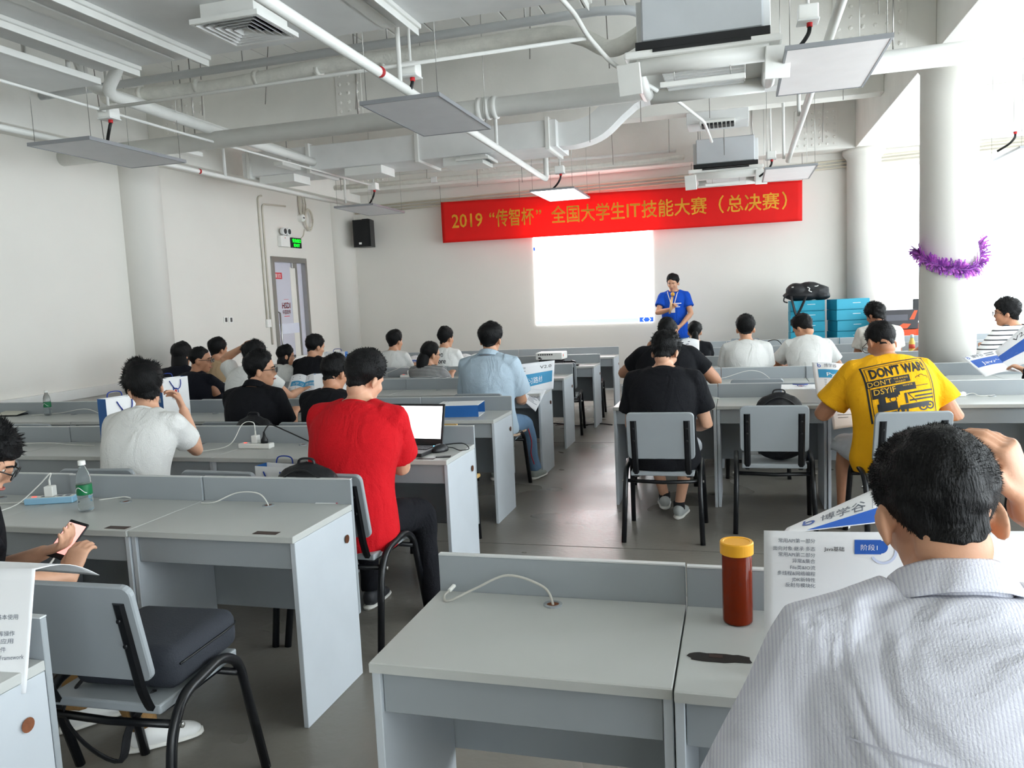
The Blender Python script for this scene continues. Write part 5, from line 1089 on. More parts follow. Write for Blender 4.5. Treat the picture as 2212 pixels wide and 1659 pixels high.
# ================================================================== things on desks, chairs and in hands
def on_desk(px, py, ydef=None):
    q = at_z(px, py, HT) if ydef is None else at_y(px, py, ydef); best = None
    for fy, ax, n, dr_, wd, w in ROWS:
        if (dr_ < 0) != (q.x < -1.2): continue
        y = min(max(q.y, fy+0.07), fy+DD-0.07)
        if best is None or abs(y-q.y) < abs(best-q.y): best = y
    return Vector((q.x*best/q.y, best, HT))
M_NAVYCORD = mat('navy_cord', (34, 62, 150), 0.7); M_BAGBLUE = mat('bag_blue_side', (28, 92, 160), 0.55); M_BAGWHITE = mat('bag_white_paper', (238, 238, 238), 0.55, var=0.02)
def tote(name_label, loc, rz=0.0, w=0.25, d=0.085, h=0.33, rot=None, logo=True, parent=None):
    e = empty('paper_bag', loc, rz); tag(e, name_label, 'paper bag', 'blue and white paper bags')
    if rot: e.rotation_euler = rot
    t = 0.003
    for s, nm in ((-1, 'front_panel'), (1, 'back_panel')): box(nm, (w, t, h), M_BAGWHITE, (0, s*d/2, h/2), e, bev=0)
    for s in (-1, 1): box('gusset', (t, d-2*t, h), M_BAGBLUE, (s*(w/2-t/2), 0, h/2), e, bev=0); box('gusset_face', (0.0006, d, h), M_BAGBLUE, (s*(w/2+0.0006), 0, h/2), e, bev=0)
    box('bottom', (w-2*t, d-2*t, t), M_BAGWHITE, (0, 0, t/2), e, bev=0)
    fn = lambda u, v, l=0.0: Vector((u, -d/2-t/2-l, v))
    if logo:
        y = -d/2-0.006
        tube('handle', smooth_path([(-0.055, y, h*0.93), (-0.03, y-0.002, h*0.80), (-0.005, y-0.004, h*0.72), (0.03, y-0.004, h*0.73), (0.048, y-0.002, h*0.83), (0.05, y, h*0.94)], 5), 0.0035, M_NAVYCORD, e, 6)
        tube('handle', smooth_path([(-0.055, -y, h*0.93), (-0.045, -y+0.004, h*1.07), (0.0, -y+0.006, h*1.1), (0.045, -y+0.004, h*1.07), (0.05, -y, h*0.94)], 5), 0.0035, M_NAVYCORD, e, 6)
        shape_print('logo_ring', [ring(0.0, h*0.66, 0.02, 0.028, -2.4, 2.6), stroke([(-0.022, h*0.66+0.045), (-0.022, h*0.66), (-0.012, h*0.66-0.02)], 0.008), stroke([(0.008, h*0.66-0.02), (0.0, h*0.66-0.045)], 0.007)], fn, M_NAVYCORD, e, None, 0.001)
        shape_print('logo_dot', [disc(0.001, h*0.665, 0.012)], fn, M_RED, e, None, 0.0012)
        shape_print('lettering', [text_fit('传智播客', -0.042, 0.042, h*0.47, 0.022, 0.0), rect(-0.03, h*0.455, 0.03, h*0.46)], fn, M_INK, e, None, 0.001)
    shape_print('blue_line', [rect(-w*0.46, h*0.155, w*0.05-0.05, h*0.163), rect(w*0.18, h*0.155, w*0.46, h*0.163)], fn, M_BLUE, e, None, 0.001)
    shape_print('partner_marks', [rect(-w*0.42+k*0.034, h*0.09, -w*0.42+k*0.034+0.024, h*0.105) for k in range(6)], fn, M_GREYINK, e, None, 0.001)
    sfn = lambda u, v, l=0.0: Vector((-w/2-0.001-l, -u, v))
    shape_print('white_patch', [rect(-0.018, h*0.42, 0.018, h*0.42+0.036)], sfn, mat('pale_patch', (176, 190, 206), 0.6), e, None, 0.001)
    shape_print('side_text', [rect(-0.012, h*0.2+k*0.012, 0.014, h*0.2+k*0.012+0.004) for k in range(4)], sfn, mat('pale_patch', (176, 190, 206), 0.6), e, None, 0.001)
    return e
q = on_desk(246, 975); tote('blue sided paper bag left of the white T-shirt', (q.x, 4.17, HT+0.001), math.radians(76), h=0.335)
q = on_desk(408, 890); tote('blue sided paper bag behind the raised hand of the white T-shirt', (q.x, 5.5, HT+0.001), math.radians(76), h=0.33)
q = on_desk(712, 872, 5.5); tote('paper bag standing between the black polo and the red T-shirt', (q.x, 5.55, HT+0.001), math.radians(20), h=0.33)
q = at_y(722, 775, 8.25); tote('paper bag on the desk near the door', (q.x, 8.3, HT+0.001), 0.1)
q = at_z(545, 1010, 0.8); tote('open paper bag on the chair seat behind the left desk board', (CH_E.location.x+0.13, CH_E.location.y+0.02, 0.452), math.radians(-8), h=0.36, w=0.22, logo=True)
tote('white paper bag lying on the chair seat right of the black shirt', (0.17, 5.62, 0.455), 0, rot=(-PI/2+0.03, 0, 0.02), logo=False, h=0.3, d=0.075)
q = on_desk(1727, 855); tote('paper bag lying on the desk beside the Python sheet', (q.x-0.01, 5.98, HT+0.052), 0, rot=(-PI/2+0.0, 0, -0.06), d=0.1, w=0.27, h=0.3)
q = at_z(975, 905, HT); e = tote('paper bag lying flat with its blue side towards the camera', (0, 0, 0), 0, logo=False, h=0.32)
e.rotation_euler = (Matrix.Rotation(0.12, 3, 'Z') @ Matrix(((0, 0, 1), (-1, 0, 0), (0, -1, 0)))).to_euler(); e.location = (q.x-0.15, 5.5, HT+0.046)

# ------------------------------------------------------------------ sheets, posters and booklets
def logo_bx(u, v, s):  # a small rounded b with the three characters after it
    return [ring(u+0.35*s, v+0.3*s, 0.2*s, 0.36*s), stroke([(u+0.06*s, v+1.0*s), (u+0.06*s, v+0.2*s)], 0.14*s)]
def poster(label, corners, w, h, prints, wave=None, nrm=None, nu=16, nv=10, cat='poster', group=None, name='poster'):
    bl, br, tl, tr = [Vector(c) for c in corners]
    n = (br-bl).cross(tl-bl).normalized() if nrm is None else Vector(nrm)
    base = (bl+br)/2; base = Vector((base.x, base.y, min(bl.z, br.z, tl.z, tr.z)))
    f0 = quad_fn(bl-base, br-base, tl-base, tr-base, n, w, h, wave); o = sheet(name, f0, w, h, nu, nv, M_PAPER, None, 0.0012); o.location = base; tag(o, label, cat, group)
    for nm, parts, m, cell in prints: shape_print(nm, parts, f0, m, o, cell, 0.0012)
    return o
def lines(u, v, n, wmax, dv, hh, seed, right=False):
    R = random.Random(seed); out = []
    for k in range(n):
        l = wmax*R.uniform(0.55, 1.0); a = u if not right else u+wmax-l; out.append(rect(a, v-k*dv, a+l, v-k*dv+hh))
    return out
def head_prints(w, h, ribbon, title, mrib, v20=True):
    s = h*0.1
    pr = [('logo', logo_bx(w*0.05, h*0.83, s), M_BLUE, None), ('brand_lettering', [text_fit('博学谷', w*0.05+s*1.1, w*0.05+s*3.6, h*0.84, s*0.9)], M_GREYINK, None), ('small_text', [rect(w*0.05+s*3.9, h*0.83, w*0.05+s*3.95, h*0.92)]+lines(w*0.05+s*4.2, h*0.89, 2, w*0.22, h*0.05, h*0.025, 4), M_GREYINK, None),
          ('ribbon', [rect(w*0.06, ribbon[0], w*0.97, ribbon[1])], mrib, w/14), ('ribbon_lettering', [text_fit(title, w*0.2, w*0.86, ribbon[0]+(ribbon[1]-ribbon[0])*0.28, (ribbon[1]-ribbon[0])*0.62, 0.0)], M_WHITEINK, w/14)]
    if v20: pr.append(('version_lettering', [text_fit('V2.0', w*0.80, w*0.95, h*0.82, h*0.11)], M_INK, None))
    return pr
# pale blue shirt: poster held up at the aisle
pts = [at_y(1118, 862, 6.78), at_y(1196, 840, 6.92), at_y(1112, 788, 6.8), at_y(1199, 778, 6.95)]
w, h = 0.42, 0.29
poster('white poster with a sky blue ribbon held by the pale blue shirt', pts, w, h, [('ribbon', [rect(0.03, h*0.28, w*0.95, h*0.66)], M_SKYBLUE, 0.03), ('ribbon_lettering', [text_fit('n学习路线图', 0.035, w*0.85, h*0.36, h*0.22)], M_WHITEINK, 0.03), ('version_lettering', [text_fit('V2.0', w*0.62, w*0.92, h*0.78, h*0.14)], M_INK, None), ('small_text', [text_fit('学习路线图', w*0.02, w*0.25, h*0.84, h*0.06)]+lines(0.02, h*0.76, 1, w*0.3, 0.02, 0.006, 3), M_GREYINK, None)], wave=lambda s, t: 0.015*math.sin(s*PI*1.5))
pts = [at_y(1122, 858, 6.70), at_y(1157, 889, 6.72), at_y(1130, 838, 6.8), at_y(1180, 842, 6.85)]
poster('loose lower page hanging from the poster at the aisle', pts, 0.2, 0.2, [('small_text', lines(0.08, 0.12, 7, 0.1, 0.012, 0.004, 8), M_GREYINK, None)], cat='paper', name='loose_page')
def booklet(label, px, Y, w, h, rz, mrib, seed, title='学习路线图', tilt=0.5, logo=False, z=None, pos=None):
    c = at_y(px[0], px[1], Y) if pos is None else Vector(pos)
    if z is not None: c.z = z
    e = empty('open_booklet', c, rz); tag(e, label, 'booklet', 'open booklets')
    for s in (-1, 1):
        f0 = lambda u, v, l=0.0, s=s: Vector((s*(u if s > 0 else w-u), v*math.cos(tilt)-l*math.sin(tilt), v*math.sin(tilt)+0.02*math.sin(PI*min(1, (u if s > 0 else w-u)/w))+l*math.cos(tilt)+0.002))
        f1 = (lambda u, v, l=0.0, s=s: f0(u, v, l)) if s > 0 else (lambda u, v, l=0.0, s=s: Vector((-(w-u), v*math.cos(tilt)-l*math.sin(tilt), v*math.sin(tilt)+0.02*math.sin(PI*(w-u)/w)+l*math.cos(tilt)+0.002)))
        pg = sheet('page', f1, w, h, 12, 6, M_PAPER, e, 0.0012)
        shape_print('ribbon', [rect(0.0 if s > 0 else w*0.15, h*0.35, w*0.95 if s > 0 else w, h*0.62)], f1, mrib, pg, 0.04, 0.0012)
        shape_print('ribbon_lettering', [text_fit('路线图' if s > 0 else 'n学习', w*0.08 if s > 0 else w*0.3, w*0.7 if s > 0 else w*0.95, h*0.40, h*0.16)], f1, M_WHITEINK, pg, 0.04, 0.002)
        shape_print('small_text', lines(w*0.15, h*0.85, 2, w*0.6, h*0.1, h*0.035, seed)+lines(w*0.1, h*0.25, 3, w*0.5, h*0.07, h*0.02, seed+1), f1, M_GREYINK, pg, None, 0.0012)
    return e
booklet('open booklet with sky blue ribbon held by the person with a hand on the head', (652, 850), 6.75, 0.17, 0.2, 0.0, M_SKYBLUE, 5, tilt=0.95, z=HT+0.03)
booklet('open booklet in front of the tan T-shirt', (515, 806), 8.2, 0.17, 0.2, 0.0, M_BLUE, 6, tilt=1.0, z=HT+0.005)
booklet('open booklet held up by the person in black of the right block', (1463, 772), 7.22, 0.19, 0.24, 0.0, mat('print_grey_blue', (98, 130, 160), 0.5), 7, tilt=1.1, z=0.93)
booklet('open booklet on the desk right of the far white T-shirt', (902, 772), 9.55, 0.17, 0.2, 0.0, M_BLUE, 9, tilt=0.8, z=HT+0.005)
booklet('open booklet on the desk before the lettered white T-shirt', (1008, 772), 9.6, 0.17, 0.2, -0.1, M_SKYBLUE, 10, tilt=0.8, z=HT+0.005)
q = on_desk(875, 862); booklet('open booklet lying beyond the laptop', None, None, 0.19, 0.2, 0.0, M_PAPER, 11, tilt=0.3, pos=(q.x, 5.5, HT+0.005))
# yellow shirt: Python sheet and second page below
pts = [at_y(1764, 858, 5.86), at_y(1866, 872, 5.9), at_y(1754, 783, 6.0), at_y(1852, 793, 6.02)]
w, h = 0.3, 0.26
poster('white Python sheet held by the yellow T-shirt', pts, w, h, [('logo', logo_bx(0.03, h*0.86, 0.03), M_BLUE, None), ('brand_lettering', [text_fit('博学谷', 0.07, 0.15, h*0.87, 0.03)], M_GREYINK, None), ('ribbon', [rect(0.03, h*0.56, w, h*0.8)], M_SKYBLUE, 0.03), ('ribbon_lettering', [text_fit('Python学', 0.08, w*1.0, h*0.61, h*0.15)], M_WHITEINK, 0.03), ('small_text', lines(0.06, h*0.5, 7, 0.09, h*0.045, h*0.012, 5)+lines(0.17, h*0.46, 1, 0.08, 0.02, 0.004, 4), M_GREYINK, None)], wave=lambda s, t: 0.03*math.sin(s*PI), cat='paper')
pts = [at_y(1800, 928, 5.62), at_y(1905, 912, 5.66), at_y(1790, 862, 5.84), at_y(1900, 870, 5.86)]
poster('lower page resting on the lap of the yellow T-shirt', pts, 0.3, 0.2, [('small_text', lines(0.04, 0.13, 4, 0.1, 0.02, 0.004, 15), M_GREYINK, None)], cat='paper', name='loose_page')
# right edge: Java poster, two leaves
w, h = 0.42, 0.24
pts = [at_y(2128, 814, 7.02), at_y(2216, 806, 7.1), at_y(2078, 772, 7.4), at_y(2166, 752, 7.45)]
JV = poster('open Java poster at the right edge held by the person in black', pts, w, h, [('logo', logo_bx(0.03, h*0.84, 0.035), M_BLUE, None), ('brand_lettering', [text_fit('博学谷', 0.08, 0.19, h*0.85, 0.04)], M_GREYINK, None), ('small_text', lines(0.21, h*0.92, 2, 0.14, 0.02, 0.008, 4), M_GREYINK, None), ('ribbon', [rect(0.03, h*0.40, w, h*0.76)], M_BLUE, 0.04), ('ribbon_lettering', [text_fit('Java学习', 0.1, w*0.99, h*0.48, h*0.2, 0.0)], M_WHITEINK, 0.04)], wave=lambda s, t: 0.03*math.sin(s*PI)*(1-t))
pts = [at_y(2168, 800, 7.12), at_y(2290, 760, 7.1), at_y(2150, 758, 7.42), at_y(2250, 668, 7.45)]
JV2 = poster('raised leaf', pts, w, h, [('ribbon', [rect(0, h*0.35, w, h*0.68)], M_BLUE, 0.04), ('ribbon_lettering', [text_fit('习路线图', 0.01, w*0.72, h*0.42, h*0.2)], M_WHITEINK, 0.04), ('version_lettering', [text_fit('V2.0', w*0.35, w*0.7, h*0.78, h*0.16)], M_INK, None)])
def as_part(child, par, nm):
    child.name = nm; loc = child.location-par.location; child.parent = par; child.location = loc
    for k_ in ('label', 'category', 'group'):
        if k_ in child: del child[k_]
as_part(JV2, JV, 'raised_leaf')
# near man: big sheet standing on the desk, and the raised page behind it
def near_wave(s, t): return 0.012*math.sin(s*5)
pts = [at_y(1650, 1412, 1.70), at_y(2330, 1420, 1.72), at_y(1650, 1146, 1.74), at_y(2330, 1150, 1.76)]
pts[0].z = pts[1].z = HT+0.002; HV = (pts[2]-pts[0]).length; PX_V = HV/((at_y(1650, 1146, 1.74)-at_y(1650, 1412, 1.70)).length/266.0)
w = (pts[1]-pts[0]).length; h = (pts[2]-pts[0]).length
uu = lambda px: (px-1650)/680.0*w
vv = lambda py: h-(py-1146)/PX_V*h
TX = [('常用API第一部分', 1170), ('面向对象·继承·多态', 1187), ('常用API第二部分', 1200), ('异常&集合', 1213), ('File类&IO流', 1227), ('多线程&网络编程', 1240), ('JDK新特性', 1253), ('反射与模块化', 1265)]
pr = []
for s_, py in TX:
    V, F = text_vf(s_, uu(1660)*1.15, 0.0, 'RIGHT'); pr.append(([(v[0]+uu(1768), v[1]+vv(py)) for v in V], F))
NS = poster('large white sheet with blue tab standing before the man in the pinstriped shirt', pts, w, h, [('list_lettering', pr, M_GREYINK, None), ('heading_lettering', [text_fit('Java基础', uu(1788), uu(1833), vv(1186), uu(1662))], M_INK, None),
       ('blue_tab', [rect(uu(1856), vv(1192), uu(1915), vv(1162)), disc(uu(1915), vv(1177), uu(1665), 20)], M_BLUE, None), ('tab_lettering', [text_fit('阶段1', uu(1870), uu(1907), vv(1183), uu(1665))], M_WHITEINK, None), ('pale_ring', [ring(uu(1920), vv(1185), uu(1675), uu(1681), -2.6, 0.2)], mat('print_pale_blue', (206, 214, 238), 0.6), None),
       ('side_lettering', [text_fit('HTTP请求协议', uu(2138), uu(2212), vv(1250), uu(1660)), text_fit('Response', uu(2143), uu(2200), vv(1268), uu(1661))], M_GREYINK, None)], wave=near_wave, nu=30)
pts = [at_y(1690, 1152, 1.80), at_y(1900, 1128, 1.86), at_y(1700, 1140, 1.95), at_y(1898, 1052, 1.98)]
w, h = 0.3, 0.14
NP = poster('raised page', pts, w, h, [('brand_lettering', [text_fit('博学谷', w*0.38, w*0.86, h*0.45, h*0.36), rect(w*0.93, h*0.42, w*0.935, h*0.85)], M_GREYINK, 0.03), ('logo', logo_bx(w*0.19, h*0.4, h*0.4), M_BLUE, None), ('ribbon', [([(w*0.25, h*0.0), (w, h*0.0), (w, h*0.40), (w*0.6, h*0.22)], [(0, 1, 2, 3)])], M_BLUE, None), ('ribbon_lettering', [text_fit('Java', w*0.62, w*1.0, h*0.03, h*0.3)], M_WHITEINK, None)])
as_part(NP, NS, 'raised_page')
# lower left: sheet in front of the corner desk
pts = [at_y(-60, 1510, 1.40), at_y(56, 1498, 1.42), at_y(-60, 1228, 1.46), at_y(76, 1228, 1.46)]
w = (pts[1]-pts[0]).length; h = (pts[2]-pts[0]).length
poster('white sheet with faint lines standing at the lower left corner', pts, w, h, [('list_lettering', [text_fit('基本使用', w*0.42, w*0.78, h*0.60, h*0.045), text_fit('库操作', w*0.46, w*0.74, h*0.47, h*0.045), text_fit('应用', w*0.5, w*0.72, h*0.41, h*0.045), text_fit('件', w*0.5, w*0.6, h*0.345, h*0.045), text_fit('Framework', w*0.5, w*0.92, h*0.28, h*0.05)], M_GREYINK, None)], cat='paper')
pts = [at_y(-60, 1232, 1.47), at_y(76, 1230, 1.47), at_y(-60, 1222, 1.62), at_y(215, 1242, 1.72)]
poster('folded back page over the corner sheet at lower left', pts, 0.2, 0.2, [('fold_line', [rect(0.0, 0.09, 0.2, 0.091)], M_GREYINK, None)], wave=lambda s, t: 0.02*math.sin(t*PI), cat='paper', name='loose_page')

# ------------------------------------------------------------------ laptop, mouse, phone, chargers, bottles, cables
q = at_z(868, 985, HT)
lt = empty('laptop', (q.x-0.03, q.y+0.1, HT+0.001), math.radians(-6)); tag(lt, 'open black laptop with a white screen in front of the red T-shirt', 'laptop')
box('base', (0.36, 0.25, 0.02), M_BLACKPLASTIC, (0, 0, 0.011), lt, bev=0.004)
for r_ in range(5):
    for c_ in range(12): box('key', (0.022, 0.018, 0.004), mat('dark_key', (38, 38, 42), 0.5), (-0.15+c_*0.0265, 0.085-r_*0.023, 0.0225), lt, bev=0.0)
box('touchpad', (0.09, 0.055, 0.001), mat('dark_key', (38, 38, 42), 0.5), (0, -0.085, 0.0215), lt, bev=0)
lid = empty('lid', (0, 0.125, 0.022)); lid.parent = lt; lid.rotation_euler = (-0.28, 0, 0)
bpy.data.objects.remove(lid)
RL = Matrix.Rotation(-0.26, 3, 'X')
lo = put('lid', box_mesh((0.365, 0.008, 0.24), 0.003), M_BLACKPLASTIC, lt, (0, 0.16, 0.135), (-0.26, 0, 0))
if lo.data.materials[0] != M_BLACKPLASTIC: lo.data = lo.data.copy(); lo.data.materials[0] = M_BLACKPLASTIC
box('display', (0.335, 0.002, 0.19), mat('laptop_display', (250, 250, 252), 0.4, emit=(250, 250, 253), estr=1.1), (0, -0.005, 0.012), lo, bev=0)
box('display_bar', (0.335, 0.001, 0.018), mat('laptop_display_bar', (226, 228, 236), 0.4, emit=(222, 222, 232), estr=0.9), (0, -0.0065, -0.055), lo, bev=0)
box('display_line', (0.335, 0.001, 0.006), mat('laptop_display_bar', (226, 228, 236), 0.4), (0, -0.0065, 0.09), lo, bev=0)
q = at_z(948, 977, HT); ms = empty('computer_mouse', (q.x, q.y+0.02, HT), -0.5); tag(ms, 'black computer mouse with a blue light beside the laptop', 'mouse')
g = MB(); D_, F_ = sph_dirs(20, 12); V_ = [(x*0.034, y*0.058, max(z, -0.25)*0.036+0.009) for x, y, z in D_]; g.add(V_, F_); g.build('shell', M_BLACKPLASTIC, ms, True)
box('wheel', (0.006, 0.018, 0.012), M_GREYINK, (0, 0.03, 0.036), ms); box('light', (0.006, 0.012, 0.004), mat('mouse_light', (90, 190, 255), 0.4, emit=(90, 190, 255), estr=3.0), (-0.012, -0.03, 0.036), ms, bev=0)
tube('cord', smooth_path([(0, 0.055, 0.015), (0.02, 0.08, 0.01), (0.09, 0.07, 0.005), (0.1, 0.13, 0.005), (0.0, 0.17, 0.02), (-0.12, 0.13, 0.006)], 6), 0.003, M_BLKCABLE, ms, 6)
box('glow_spot', (0.03, 0.05, 0.0008), mat('red_light_spot', (255, 70, 80), 0.5, emit=(255, 40, 50), estr=1.0), (-0.07, 0.02, 0.0008), ms, bev=0)  # red reflection of the mouse LED, laid on as a glowing patch
q = at_z(962, 985, HT); box('mat', (0.08, 0.04, 0.003), M_BLACKPLASTIC, (q.x, q.y-0.03, HT+0.002), None, (0, 0, 0.2)); tag(bpy.data.objects['mat'], 'small dark card under the mouse at the desk edge', 'card')
# phone in the hands at the left edge
ph = empty('smartphone', at_y(146, 1166, 2.24)); tag(ph, 'black smartphone with a pink screen held by the person at the left edge', 'phone')
ax = (at_y(171, 1132, 2.29)-at_y(122, 1200, 2.19)).normalized(); nn = (Vector((0.25, -0.8, 0.5))); nn = (nn-ax*(nn @ ax)).normalized(); sx_ = ax.cross(nn)
ph.rotation_euler = Matrix((sx_, ax, nn)).transposed().to_euler()
box('case', (0.075, 0.152, 0.009), M_BLACKPLASTIC, (0, 0, 0), ph, bev=0.004, seg=2); box('display', (0.066, 0.12, 0.001), mat('pink_display', (250, 176, 170), 0.3, emit=(250, 170, 162), estr=0.75), (0, 0.003, 0.0048), ph, bev=0)
tube('plug', [(0, -0.076, 0), (0, -0.105, 0)], 0.004, M_WHITEPLASTIC, ph, 8)
def power_strip(label, loc, rz, m, charger=True, black=False, n=4):
    e = empty('power_strip', loc, rz); tag(e, label, 'power strip')
    box('housing', (0.22, 0.058, 0.03), m, (0, 0, 0.016), e, bev=0.004); box('top_plate', (0.212, 0.05, 0.002), M_WHITEPLASTIC, (0, 0, 0.031), e, bev=0)
    for k in range(n): box('socket', (0.022, 0.022, 0.001), M_GREYINK, (-0.03+k*0.036, 0, 0.0325), e, bev=0)
    box('switch', (0.02, 0.014, 0.004), mat('lit_switch', (255, 110, 100), 0.4, emit=(255, 80, 70), estr=1.2), (-0.075, 0, 0.033), e)
    if charger: box('charger', (0.04, 0.04, 0.048), M_WHITEPLASTIC, (0.0, 0, 0.057), e, bev=0.004, seg=2); tube('charger_plug', [(0.0, 0, 0.08), (0.0, 0, 0.11)], 0.005, M_CABLE, e, 8)
    if black: MB().lathe([(0.022, 0.0), (0.022, 0.02), (0.01, 0.04), (0.005, 0.07)], 12).build('black_plug', M_BLACKPLASTIC, e, True, (0.06, 0, 0.033))
    return e
def cable(label, P, m=None, r=0.003, parent=None):
    o = tube('cable', smooth_path(P, 8), r, m or M_CABLE, parent, 6); tag(o, label, 'cable'); return o
q1 = at_z(548, 970, HT); power_strip('white power strip with a white charger and black plug left of the red T-shirt', (q1.x, q1.y+0.03, HT), 0.0, M_WHITEPLASTIC, True, True)
cable('white charging cable curling down from the charger beside the red T-shirt', [(q1.x, q1.y+0.03, HT+0.112), (q1.x-0.01, q1.y+0.03, HT+0.16), (q1.x-0.08, q1.y+0.02, HT+0.15), (q1.x-0.15, q1.y-0.03, HT+0.03), (q1.x-0.3, q1.y-0.12, HT+0.004), (q1.x-0.42, q1.y-0.16, HT-0.02), (q1.x-0.5, q1.y-0.2, HT-0.1), (q1.x-0.48, q1.y-0.2, HT-0.2)])
cable('black power cable running to the plug left of the red T-shirt', [(q1.x+0.06, q1.y+0.03, HT+0.1), (q1.x+0.09, q1.y+0.06, HT+0.14), (q1.x+0.2, q1.y+0.06, HT+0.10), (q1.x+0.36, q1.y+0.02, HT+0.05), (q1.x+0.5, q1.y+0.0, HT+0.005)], M_BLKCABLE, 0.004)
q2 = at_z(100, 1090, HT); power_strip('blue cased power strip with a white charger beside the water bottle', (q2.x, q2.y+0.03, HT), 0.32, mat('pale_blue_case', (150, 196, 224), 0.5), True)
cable('white cable from the charger beside the water bottle to the desk edge', [(q2.x, q2.y+0.03, HT+0.11), (q2.x+0.01, q2.y+0.03, HT+0.14), (q2.x-0.03, q2.y, HT+0.09), (q2.x-0.08, q2.y-0.08, HT+0.02), (q2.x-0.1, q2.y-0.2, HT+0.004), (q2.x-0.1, q2.y-0.24, HT-0.04)])
cable('white mains lead of the blue cased power strip', [(q2.x-0.11, q2.y-0.0, HT+0.01), (q2.x-0.25, q2.y-0.02, HT+0.006), (q2.x-0.4, q2.y+0.02, HT+0.005)])
q3 = on_desk(885, 812); power_strip('small white power strip with a charger in front of the far white T-shirt', (q3.x, q3.y, HT), 0.0, M_WHITEPLASTIC)
cable('pale cable arching over the desk left of the striped top', [(q3.x, q3.y, HT+0.11), (q3.x-0.06, q3.y, HT+0.13), (q3.x-0.3, q3.y-0.02, HT+0.05), (q3.x-0.5, q3.y-0.05, HT+0.005)])
q4 = on_desk(2048, 855); power_strip('long white power strip on the desk right of the yellow T-shirt', (q4.x, q4.y, HT), -0.03, M_WHITEPLASTIC, False)
cable('white lead of the long power strip right of the yellow T-shirt', [(q4.x+0.11, q4.y, HT+0.01), (q4.x+0.16, q4.y+0.01, HT+0.02), (q4.x+0.2, q4.y-0.02, HT+0.005), (q4.x+0.3, q4.y+0.01, HT+0.005)])
def bottle(label, loc, s=1.0):
    e = empty('water_bottle', loc); tag(e, label, 'bottle', 'water bottles')
    M_PET = mat('clear_plastic', (240, 246, 246), 0.06, trans=0.94, ior=1.2)
    prof = [(0.001, 0.002), (0.026, 0.0), (0.031, 0.006), (0.031, 0.03), (0.0295, 0.034), (0.031, 0.04), (0.031, 0.055), (0.0298, 0.06), (0.031, 0.066), (0.0315, 0.125), (0.0305, 0.13), (0.031, 0.136), (0.028, 0.16), (0.021, 0.18), (0.0135, 0.195), (0.0125, 0.208)]
    MB().lathe([(r*s, z*s) for r, z in prof], 28).build('body', M_PET, e, True)
    MB().lathe([(0.0318*s, 0.075*s), (0.0322*s, 0.078*s), (0.0322*s, 0.118*s), (0.0318*s, 0.121*s)], 28).build('label', mat('green_label', (16, 112, 66), 0.4, var=0.15, vscale=40), e, True)
    tube('label_swirl', [(0.0328*s*math.cos(a), 0.0328*s*math.sin(a), (0.098+0.012*math.sin(a*3))*s) for a in [k*0.1-2.6 for k in range(22)]], 0.0016*s, M_WHITEINK, e, 5)
    MB().lathe([(0.0155*s, 0.205*s), (0.0155*s, 0.222*s), (0.014*s, 0.224*s), (0.001, 0.224*s)], 20).build('cap', M_WHITEPLASTIC, e, False)
    return e
q = at_z(187, 1104, HT); bottle('clear water bottle with a green label and white cap on the left desk', (q.x, q.y, HT+0.001), 1.0)
bottle('small distant green label bottle near the left wall', (-5.95, 5.66, HT+0.001), 1.0)
jr = empty('jar', (at_z(1594, 1343, HT).x, at_z(1594, 1343, HT).y, HT+0.001)); tag(jr, 'tall amber plastic jar with a yellow lid', 'jar')
M_AMBER = mat('amber_plastic', (136, 44, 16), 0.12, trans=0.35, ior=1.25)
MB().lathe([(0.001, 0.001), (0.032, 0.0), (0.036, 0.004), (0.0365, 0.01), (0.0365, 0.178), (0.034, 0.182)], 36).build('body', M_AMBER, jr, True)
MB().lathe([(0.001, 0.004), (0.034, 0.004), (0.034, 0.03)], 30).build('contents', mat('dark_tea', (52, 14, 8), 0.3), jr, True)
MB().lathe([(0.0375, 0.176), (0.0405, 0.178), (0.0408, 0.205), (0.039, 0.208), (0.033, 0.208), (0.031, 0.2065), (0.001, 0.2065)], 36).build('lid', mat('yellow_lid', (240, 172, 36), 0.4), jr, False)
q = at_z(1971, 765, 0.75)
jb = empty('drink_bottle', (at_y(1970, 740, 10.35).x, 10.35, HT+0.001)); tag(jb, 'yellow drink bottle with a pale cap in front of the orange cartons', 'bottle')
MB().lathe([(0.001, 0), (0.03, 0), (0.033, 0.01), (0.033, 0.11), (0.022, 0.15), (0.018, 0.17)], 20).build('body', mat('yellow_drink', (226, 190, 90), 0.3), jb, True)
MB().lathe([(0.021, 0.165), (0.021, 0.2), (0.012, 0.205), (0.001, 0.205)], 16).build('cap', mat('pale_cap', (190, 214, 214), 0.4), jb, True)
MB().lathe([(0.0335, 0.04), (0.0338, 0.09)], 20).build('label', mat('red_label', (206, 74, 50), 0.4), jb, True)
